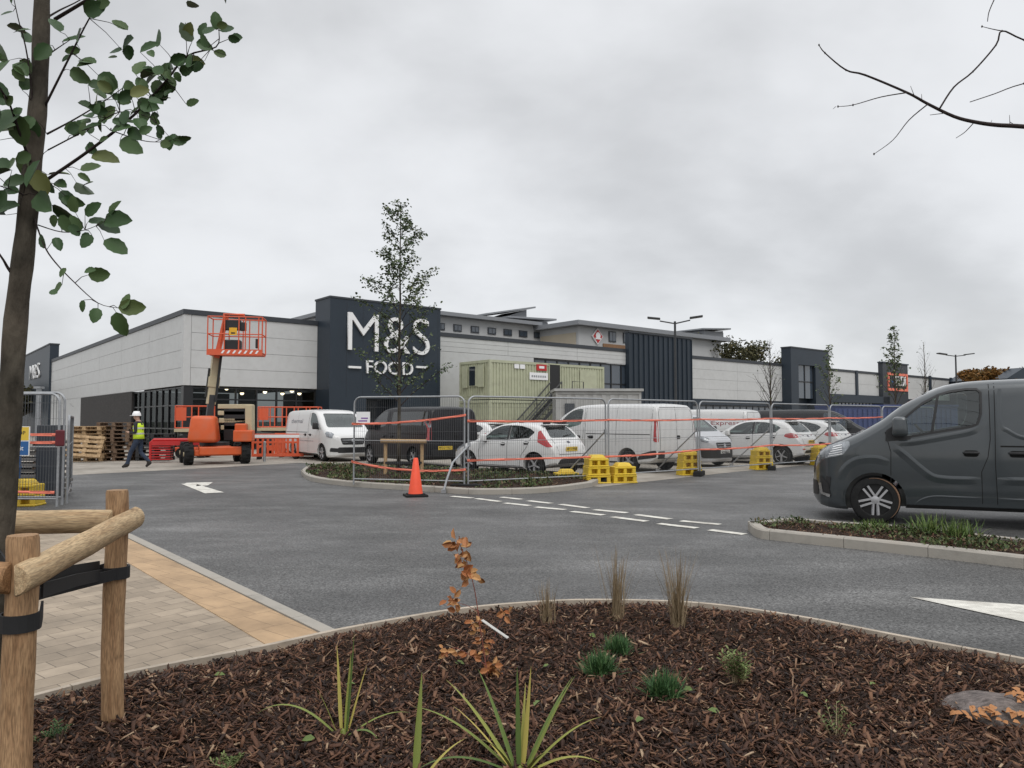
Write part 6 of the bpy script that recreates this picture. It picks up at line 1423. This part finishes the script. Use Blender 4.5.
# timber guard
tg = thing('timber_tree_guard', 'rustic square timber guard of posts and half round rails around the foreground trunk', 'tree guard', (0,0,0))
PA, PB = P(26.5,421,2.6), P(119,421,3.55); PA.z = PB.z = 0; PC, PD_ = PB+Vector((-1.25,-.10,0)), PA+Vector((-1.10,.05,0))
def round_post(p, r, h, m):
    mb = MB(); n = 10; mb.tube([p+Vector((.006*math.sin(i),.006*math.cos(i*1.3),h*i/n)) for i in range(n)]+[p+Vector((0,0,h-.012)),p+Vector((0,0,h))],[r*(1+.025*math.sin(i*2.3)) for i in range(n)]+[r,r*.93],18); return mb.build('post', m, tg, 'y')
round_post(PA,.050,P(25,535,2.6).z,K['stake_brown']); round_post(PB,.048,P(118,490,3.55).z,K['stake_brown']); round_post(PC,.06,1.16,K['stake_brown']); round_post(PD_,.06,1.12,K['stake_brown'])
def along(a,b,m1='stake'):
    d = Vector(b)-Vector(a); c1,c2 = ((.54,.40,.24),(.40,.27,.15)) if m1 == 'stake' else ((.38,.22,.11),(.26,.145,.07))
    return wood('half_round_wood', c1, c2, (.9,10,10), .75, math.atan2(d.y,d.x))
def half_rail(a, b, r, m, face, ext=.09):
    a, b = Vector(a), Vector(b); d = (b-a).normalized(); a -= d*ext; b += d*ext; f = Vector(face); f = (f-d*f.dot(d)).normalized(); u_ = d.cross(f)
    mb = MB(); vs = []; n = 12; pr = [(r*math.sin(math.pi*i/n)*.95+.004, r*math.cos(math.pi*i/n)) for i in range(n+1)]
    L = 8
    for j in range(L+1):
        q = a.lerp(b,j/L)+u_*.002*math.sin(j*1.9)
        sc = .94 if j in (0,) else 1
        for (x,y) in pr: vs.append(q+f*x*(1+.03*math.sin(j*2.2))+u_*y)
    k = n+1; fs = [(j*k+i,j*k+(i+1)%k,(j+1)*k+(i+1)%k,(j+1)*k+i) for j in range(L) for i in range(k)]+[tuple(range(k)),tuple(reversed(range(L*k,L*k+k)))]
    mb.add(vs,fs); return mb.build('half_round_rail', along(a,b,'stake' if m is K['stake'] else 'b'), tg, 'y', bevel=.006, seg=1)
zA, zB = P(42,573,2.58).z, P(140,521,3.55).z
out = Vector((1,.15,0))
half_rail(PA+Vector((.035,-.03,zA)), PB+Vector((.046,0,zB)), .054, K['stake'], out, .1)
half_rail(PB+Vector((.0,-.062,P(118,521,3.5).z)), PC+Vector((0,.05,1.03)), .055, K['stake'], (0,-1,0), .02)
half_rail(PA+Vector((-.0,-.045,zA-.01)), PD_+Vector((0,-.05,1.0)), .054, K['stake_brown'], (0,-1,0), .0)
half_rail(PD_+Vector((-.06,0,1.0)), PC+Vector((-.06,0,1.05)), .06, K['stake'], (-1,0,0), .08)
# rubber ties
def tie(pts, w, name='rubber_tie'):
    mb = MB(); vs = []; n = len(pts)
    for i,p in enumerate(pts):
        d = (Vector(pts[min(i+1,n-1)])-Vector(pts[max(i-1,0)])).normalized(); nr = Vector((d.y,-d.x,0)).normalized()
        for e,th in ((-1,0),(1,0),(1,.008),(-1,.008)): vs.append(Vector(p)+Vector((0,0,e*w/2))+nr*th)
    mb.add(vs,[(i*4+j,(i+1)*4+j,(i+1)*4+(j+1)%4,i*4+(j+1)%4) for i in range(n-1) for j in range(4)]+[(0,1,2,3),((n-1)*4,(n-1)*4+3,(n-1)*4+2,(n-1)*4+1)]); return mb.build(name, K['strap'], tg)
zt1 = P(118,572,3.55).z; zt0 = P(25,621,2.6).z
trk = Vector((-2.14,3.1,0))
c = lambda p, r, a0, a1, z, n=10: [p+Vector((r*math.cos(R(a0+(a1-a0)*i/n)),r*math.sin(R(a0+(a1-a0)*i/n)),z)) for i in range(n+1)]
tie(c(PB,.052,200,-40,zt1)+[PB+Vector((.03,-.075,zt1)), PB.lerp(trk,.5)+Vector((.02,-.10,zt1-.02)), trk+Vector((.03,-.07,zt1-.05))], .05)
tie([PB+Vector((-.06,.02,zt1+.01)), PB.lerp(trk,.5)+Vector((0,.05,zt1)), trk+Vector((0,.07,zt1-.02))], .05)
tie(c(PB,.055,-120,60,zt1), .055)
tie(c(PA,.055,-200,30,zt0)+[PA+Vector((.02,.08,zt0+.02))], .058)
tie([PA+Vector((-.066,-.02,zt0+.005)), PA+Vector((-.22,.08,zt0+.05)), trk+Vector((-.06,-.05,zt0+.10))], .055); tie([PA+Vector((-.05,.05,zt0+.06)), PA.lerp(trk,.5)+Vector((.03,0,zt0+.10)), trk+Vector((.06,-.04,zt0+.14))], .055)
tie([PA+Vector((-.02,.07,zt0+.12)), PA.lerp(PB,.5)+Vector((-.05,0,(zt0+zt1)/2+.08)), PB+Vector((-.07,-.02,zt1+.03))], .05)
tie([PA+Vector((.03,.06,zt0+.09)), PA.lerp(PB,.5)+Vector((.0,0,(zt0+zt1)/2+.05)), PB+Vector((-.03,-.07,zt1))], .05)
# ------------------------------------------------------------------ bare branch overhanging from a tree outside the frame
DB = 4.2; ot = thing('bare_tree', 'bare twiggy tree reaching in from beyond the right edge', 'tree', (0,0,0)); mb = MB()
rootp = P(1250,200,DB+.3); bs = Vector((rootp.x+.3,rootp.y+.2,0))
tk_ = MB(); tk_.tube([bs,bs+Vector((-.05,0,1.2)),bs+Vector((-.1,-.05,2.4)),bs+Vector((0,0,4.2)),bs+Vector((.05,.1,5.6))],[.08,.07,.055,.035,.01],10); tk_.build('trunk', K['bark'], ot, 'all')
TWG = [([(1300,190),(1180,150),(1100,133),(1024,126.6),(996,125),(975,122),(954,116.5),(928,104),(907,92.6),(865,75),(846,70),(825,53),(819,45)],.016,.002),([(907,92.6),(881,97),(853,105),(838,106.5)],.0035,.0015),([(928,104),(909,120),(893,140),(874,154)],.004,.0015),([(940,108),(954,87),(973,71.5),(996,45),(1002,31),(1024,40),(1080,60),(1150,110)],.005,.004),([(1002,31),(992,29),(982,26.5)],.003,.0015),([(970,102),(994,94),(1024,83.5),(1090,70),(1160,80)],.0025,.004),([(974,122.5),(965,132),(956,138)],.003,.0015),([(947,113),(938,114),(930,115)],.0025,.0015),([(994,0),(989,12),(987.5,21.5)],.003,.002),([(994,0),(1010,-60),(1100,-80),(1240,40)],.003,.006),([(1010,126),(1009.5,115)],.002,.001),([(1010,122),(1015,125)],.002,.001),([(914,95),(910.5,86)],.002,.001),([(922,101),(921.5,94)],.002,.001),([(990,124.5),(992,120)],.002,.001),([(836,106.5),(833,109)],.0015,.001)]
for px,r0,r1 in TWG:
    n = len(px); pts = spline([P(a,b,DB+.02*math.sin(i*1.1)) for i,(a,b) in enumerate(px)],4); N_ = len(pts); mb.tube(pts,[r0+(r1-r0)*i/(N_-1) for i in range(N_)],6)
rb_ = random.Random(8)
for px,r0,r1 in TWG[:6]:
    for a,b in px[2:]:
        if rb_.random() < .7: mb.ball(P(a,b,DB),.005,6,(1,1,1.4))
for i in range(12):
    z = 2.2+i*.28; c_ = bs+Vector((0,0,z)); a = i*2.2; mb.tube([c_,c_+Vector((math.cos(a)*.5,math.sin(a)*.5,.3)),c_+Vector((math.cos(a)*.9,math.sin(a)*.9,.7))],[.012,.007,.002],5)
mb.build('branch', K['twig'], ot, 'all')
# ------------------------------------------------------------------ plants in the bed
def bedp(px, py): q = G(px,py,.09); q.z = bed_z(q.x,q.y); return q
K['blade'] = ramp_mat('strap_leaf_blade', [(0,(.075,.12,.03)),(.45,(.13,.18,.04)),(.8,(.25,.26,.06)),(1,(.42,.34,.09))], .5); K['blade_grey'] = ramp_mat('grey_green_blade', [(0,(.09,.13,.07)),(1,(.17,.22,.13))], .5)
K['tuft'] = ramp_mat('dark_green_tuft', [(0,(.03,.07,.025)),(.6,(.05,.12,.04)),(1,(.10,.17,.06))], .6); K['dry'] = ramp_mat('dry_grass', [(0,(.14,.10,.055)),(.6,(.27,.20,.12)),(1,(.38,.30,.19))], .8); K['herb'] = ramp_mat('pale_green_herb', [(0,(.06,.09,.025)),(.6,(.12,.17,.05)),(1,(.20,.24,.09))], .6); K['rust'] = ramp_mat('rust_orange_leaf', [(0,(.30,.10,.035)),(.5,(.40,.18,.075)),(1,(.46,.27,.11))], .65); K['rust_stem'] = mat('red_brown_stem', (.20,.06,.04), .7, .1)
def blade(mb, p, az, el, L, w, droop, n=8, lean=0):
    d = Vector((math.cos(az)*math.cos(el),math.sin(az)*math.cos(el),math.sin(el))); q = Vector(p); vs = []; sd = Vector((-math.sin(az),math.cos(az),0))
    for i in range(n+1):
        f = i/n; ww = w*(1-f**2.2)*(.6+.4*min(1,f*4))*.5+.0004; up_ = sd.cross(d).normalized()
        vs += [q-sd*ww+up_*ww*.4,q.copy(),q+sd*ww+up_*ww*.4]; q = q+d*L/n; d = (d+Vector((0,0,-droop/n*(.3+1.4*f)))).normalized()
    mb.add(vs,[(i*3+j,i*3+j+1,(i+1)*3+j+1,(i+1)*3+j) for i in range(n) for j in (0,1)])
def plant(name, label, cat, p, group=None): return thing(name, label, cat, p, 0, group)
def strap_plant(label, p, blades, m=None, base_m=None):
    t = plant('strap_leaf_plant', label, 'plant', p, 'strap leaved plants in the bed'); mb = MB()
    for az,el,L,w,dr in blades: blade(mb,(.02*math.cos(R(az)),.02*math.sin(R(az)),0),R(az),R(el),L,w*1.3,dr*1.7,14)
    mb.build('foliage', m or K['blade'], t, 'all', fix=False); mb = MB(); mb.lathe([(.016,-.02),(.016,.01),(.008,.025),(.003,.03)],8); mb.build('crown_base', m or K['blade'], t); return t
# az 0 = right, 90 = away, 180 = left, 270 = towards the camera
strap_plant('large yellow green strap leaved plant at the bottom centre of the bed', bedp(520,775)+Vector((0,0,0)), [(20,62,.42,.020,.25),(60,80,.40,.018,.1),(100,84,.40,.018,.08),(150,50,.46,.020,.35),(165,40,.50,.018,.5),(135,62,.42,.018,.3),(175,52,.36,.016,.3),(10,45,.38,.018,.5),(0,30,.32,.020,.75),(40,55,.42,.016,.3),(230,55,.30,.018,.5),(300,50,.28,.018,.5),(80,70,.33,.014,.15),(190,30,.45,.018,.9)])
strap_plant('small strap leaved plant right of the bottom left post, with drooping blade', bedp(343,738), [(180,45,.42,.018,1.1),(120,78,.38,.014,.15),(60,84,.44,.012,.05),(80,80,.34,.014,.1),(20,30,.30,.012,.6),(330,40,.20,.02,1.1),(45,72,.30,.012,.2),(200,70,.24,.012,.3)])
strap_plant('upright two bladed strap plant left of the bottom centre plant', bedp(413,790), [(80,78,.40,.024,.12),(20,50,.24,.018,.5),(330,40,.26,.016,.5)])
for px,py,hh,n,la in [(548,626,.31,60,'thin dry straw grass clump beside the orange twig'),(617,622,.52,95,'tall dry straw grass clump, middle of the three along the kerb'),(678,626,.54,130,'thick dry straw grass clump furthest from the orange twig')]:
    t = plant('dry_grass_clump', la, 'grass clump', bedp(px,py), 'dry grass clumps along the edging'); mb = MB(); rr = random.Random(px)
    for _ in range(n): a = rr.uniform(0,6.28); blade(mb,(rr.gauss(0,.022),rr.gauss(0,.022),0),a,R(rr.gauss(80,6)),hh*rr.uniform(.45,1.05),.0045,rr.uniform(.0,.55)*(1 if rr.random() < .8 else 2.2),6)
    mb.build('straw', K['dry'], t, fix=False); mb = MB(); mb.lathe([(.035,-.01),(.03,.03),(.01,.05)],8); mb.build('tuft_base', K['dry'], t)
for px,py,rr_,la in [(618,655,.105,'dark green spiky tuft nearest the straw grass, topmost of the green trio'),(600,676,.115,'dark green spiky tuft left of the other two green tufts'),(663,697,.13,'dark green spiky tuft lowest and largest of the green trio')]:
    t = plant('green_tuft', la, 'plant', bedp(px,py), 'dark green spiky tufts'); mb = MB(); rr = random.Random(px)
    for _ in range(420): a = rr.uniform(0,6.28); blade(mb,(rr.gauss(0,rr_*.25),rr.gauss(0,rr_*.25),0),a,R(rr.uniform(15,88)),rr_*rr.uniform(.6,1.25),.006,rr.uniform(0,.3),4)
    mb.build('foliage', K['tuft'], t, fix=False); mb = MB(); mb.lathe([(.03,-.01),(.025,.02),(.008,.03)],8); mb.build('crown_base', K['bark'], t)
def herb(label, p, h, n, sz, m, spread=.4):
    t = plant('small_herb', label, 'plant', p); mb = MB(); sm = MB(); rr = random.Random(int(p.x*1000))
    for i in range(n):
        a = rr.uniform(0,6.28); e = R(rr.uniform(45,88)); L = h*rr.uniform(.6,1.1); d = Vector((math.cos(a)*math.cos(e)*spread*2,math.sin(a)*math.cos(e)*spread*2,math.sin(e))).normalized(); q = Vector((rr.gauss(0,.02),rr.gauss(0,.02),0)); sm.tube([q,q+d*L*.5,q+d*L],[.0025,.002,.001],4)
        for k_ in range(12): f = .3+.7*k_/12; b = a+k_*2.2; mb.leaf(q+d*L*f,(math.cos(b),math.sin(b),.5),Vector((0,0,1)),sz*rr.uniform(.6,1.1),sz*.32)
    sm.build('stem', K['dry'], t); mb.build('foliage', m, t, fix=False)
herb('leafy pale green herb right of the dark green tufts', bedp(738,688), .19, 26, .036, K['herb'], .5)
herb('small pale green herb at the bottom edge near the left post', bedp(226,768), .07, 16, .022, K['herb'], .7)
herb('scrawny yellowish herb left of the leaf covered stone', bedp(836,738), .17, 9, .022, K['herb'], .4)
herb('small green herb beside the bottom left post', bedp(52,742), .08, 12, .024, K['tuft'], .6)
# rust coloured shrub stem with label stick
po = bedp(488,680); rs = plant('rust_leaved_shrub', 'thin shrub stem with rusty orange autumn leaves in the bed', 'shrub', (0,0,0)); mb = MB(); lm = MB(); rr = random.Random(77); Dr = po.y
ST_ = [([(488,680),(484,652),(479,620),(475,592),(468,565),(458,540)],.004),([(486,665),(470,655),(452,648),(440,665),(434,690)],.0025),([(479,612),(468,606),(458,603)],.002),([(487,660),(497,630),(504,614)],.002)]
for px,r in ST_: pts = spline([P(a,b,Dr+.02*i) for i,(a,b) in enumerate(px)],4); mb.tube(pts,[r*(1-.5*i/len(pts)) for i in range(len(pts))],5)
mb.build('stem', K['rust_stem'], rs)
for (a,b,n,sx2,sy2,sz) in [(459,543,16,7,7,11),(463,560,14,6,8,11),(469,575,12,7,6,12),(453,603,16,6,5,9),(503,613,8,5,3,8),(474,622,10,6,4,9),(482,640,12,5,9,9),(492,668,30,7,8,10),(470,655,10,12,4,8),(448,650,8,5,3,8),(434,690,3,2,4,8)]:
    for _ in range(n): q = P(a+rr.gauss(0,sx2*.6),b+rr.gauss(0,sy2*.6),Dr+rr.gauss(.04,.03)); s_ = sz/750*Dr*rr.uniform(.7,1.2); lm.leaf(q,(rr.gauss(0,1),rr.gauss(0,.6),rr.gauss(-.2,.6)),Vector((rr.gauss(0,.6),-.6,rr.gauss(.4,.5))),s_,s_*.62)
lm.build('foliage', K['rust'], rs, fix=False)
a_, b_ = P(482,620,Dr-.02), P(508,638,Dr-.08); mb = MB(); mb.bar(a_,b_,.026,.003); tag(mb.build('plant_label', mat('dirty_label_plastic',(.5,.49,.46),.6,.2,30), None), 'white plastic plant label stuck beside the rusty shrub', 'plant label')
# stone covered with autumn leaves
sp3 = bedp(1002,712); stn = thing('flat_stone', 'grey flat stone half covered with orange autumn leaves', 'stone', sp3, R(-15)); bm = bmesh.new(); bmesh.ops.create_icosphere(bm, subdivisions=4, radius=1)
for v in bm.verts: n_ = mnoise.noise(v.co*2.2); v.co = Vector((v.co.x*.26,v.co.y*.20,max(-.03,v.co.z*.085)))*(1+.20*n_+.05*mnoise.noise(v.co*7)); v.co.z += .012*mnoise.noise(Vector((v.co.x*18,v.co.y*30,3)))
me = bpy.data.meshes.new('stone'); bm.to_mesh(me); bm.free(); link('stone', me, mat('weathered_stone',(.15,.125,.115),.9,.6,22,bump=1,bscale=70,dirt=.6,stretch=(1,2.2,1)), stn, 'all')
for i in range(85):
    a = rf_.uniform(-2.8,.1); r_ = rf_.uniform(.75,1.15); mb = MB(); x,y = .30*r_*math.cos(a),.22*r_*math.sin(a); zz2 = max(.012,.075*math.sqrt(max(0,1-r_*r_*.8)))+.012
    if i > 60: x,y = rf_.uniform(.02,.30),rf_.uniform(-.16,.02); zz2 = .085*math.sqrt(max(.05,1-(x/.3)**2-(y/.22)**2))+.012
    mb.leaf((0,0,0),(rf_.gauss(0,1),rf_.gauss(0,1),rf_.gauss(.1,.3)),Vector((0,-.4,1)),rf_.uniform(.03,.06),rf_.uniform(.02,.038),.25,0,.3)
    o = mb.build('autumn_leaf', K['rust'], None, fix=False); o.location = sp3+Vector((x*.88,y*.9,zz2+.014)); tag(o, 'orange brown autumn leaf lying on or against the flat grey stone', 'leaf', 'orange leaves on the flat stone')
for i,(px,py) in enumerate([(455,667),(543,672),(540,708),(643,724),(720,722),(315,745),(214,573+110),(683,697),(590,640),(700,676),(345,688),(800,700),(870,690)]):
    mb = MB(); mb.leaf((0,0,0),(rf_.gauss(0,1),rf_.gauss(0,1),.15),Vector((rf_.gauss(0,.3),rf_.gauss(0,.3)-.2,1)),.055,.032,.2,0,.25); o = mb.build('fallen_leaf', K['herb'], None, fix=False); o.location = bedp(px,py)+Vector((0,0,.028)); tag(o, 'pale yellow green fallen leaf lying on the dark bark mulch', 'leaf', 'fallen leaves on the mulch')
# green tufts in the bay island
for px,py,hh,la in [(930,533,.26,'bright green grass tuft under the grey van sill, nearer the wheel'),(960,537,.24,'bright green grass tuft under the grey van sill, further from the wheel'),(872,529,.14,'short green grass tuft beneath the grey van front wheel')]:
    t = plant('green_grass_tuft', la, 'grass clump', G(px,py,.1), 'green grass tufts by the grey van'); mb = MB(); rr = random.Random(px)
    for _ in range(120): blade(mb,(rr.gauss(0,.10),rr.gauss(0,.06),0),rr.uniform(0,6.28),R(rr.uniform(35,85)),hh*rr.uniform(.6,1.15),.012,rr.uniform(.2,1.0),6)
    mb.build('foliage', ramp_mat('bright_grass',[(0,(.06,.11,.025)),(.6,(.11,.17,.045)),(1,(.18,.22,.07))],.6), t, fix=False); mb = MB(); mb.lathe([(.06,-.01),(.05,.02),(.01,.03)],8); mb.build('tuft_base', K['bark'], t)
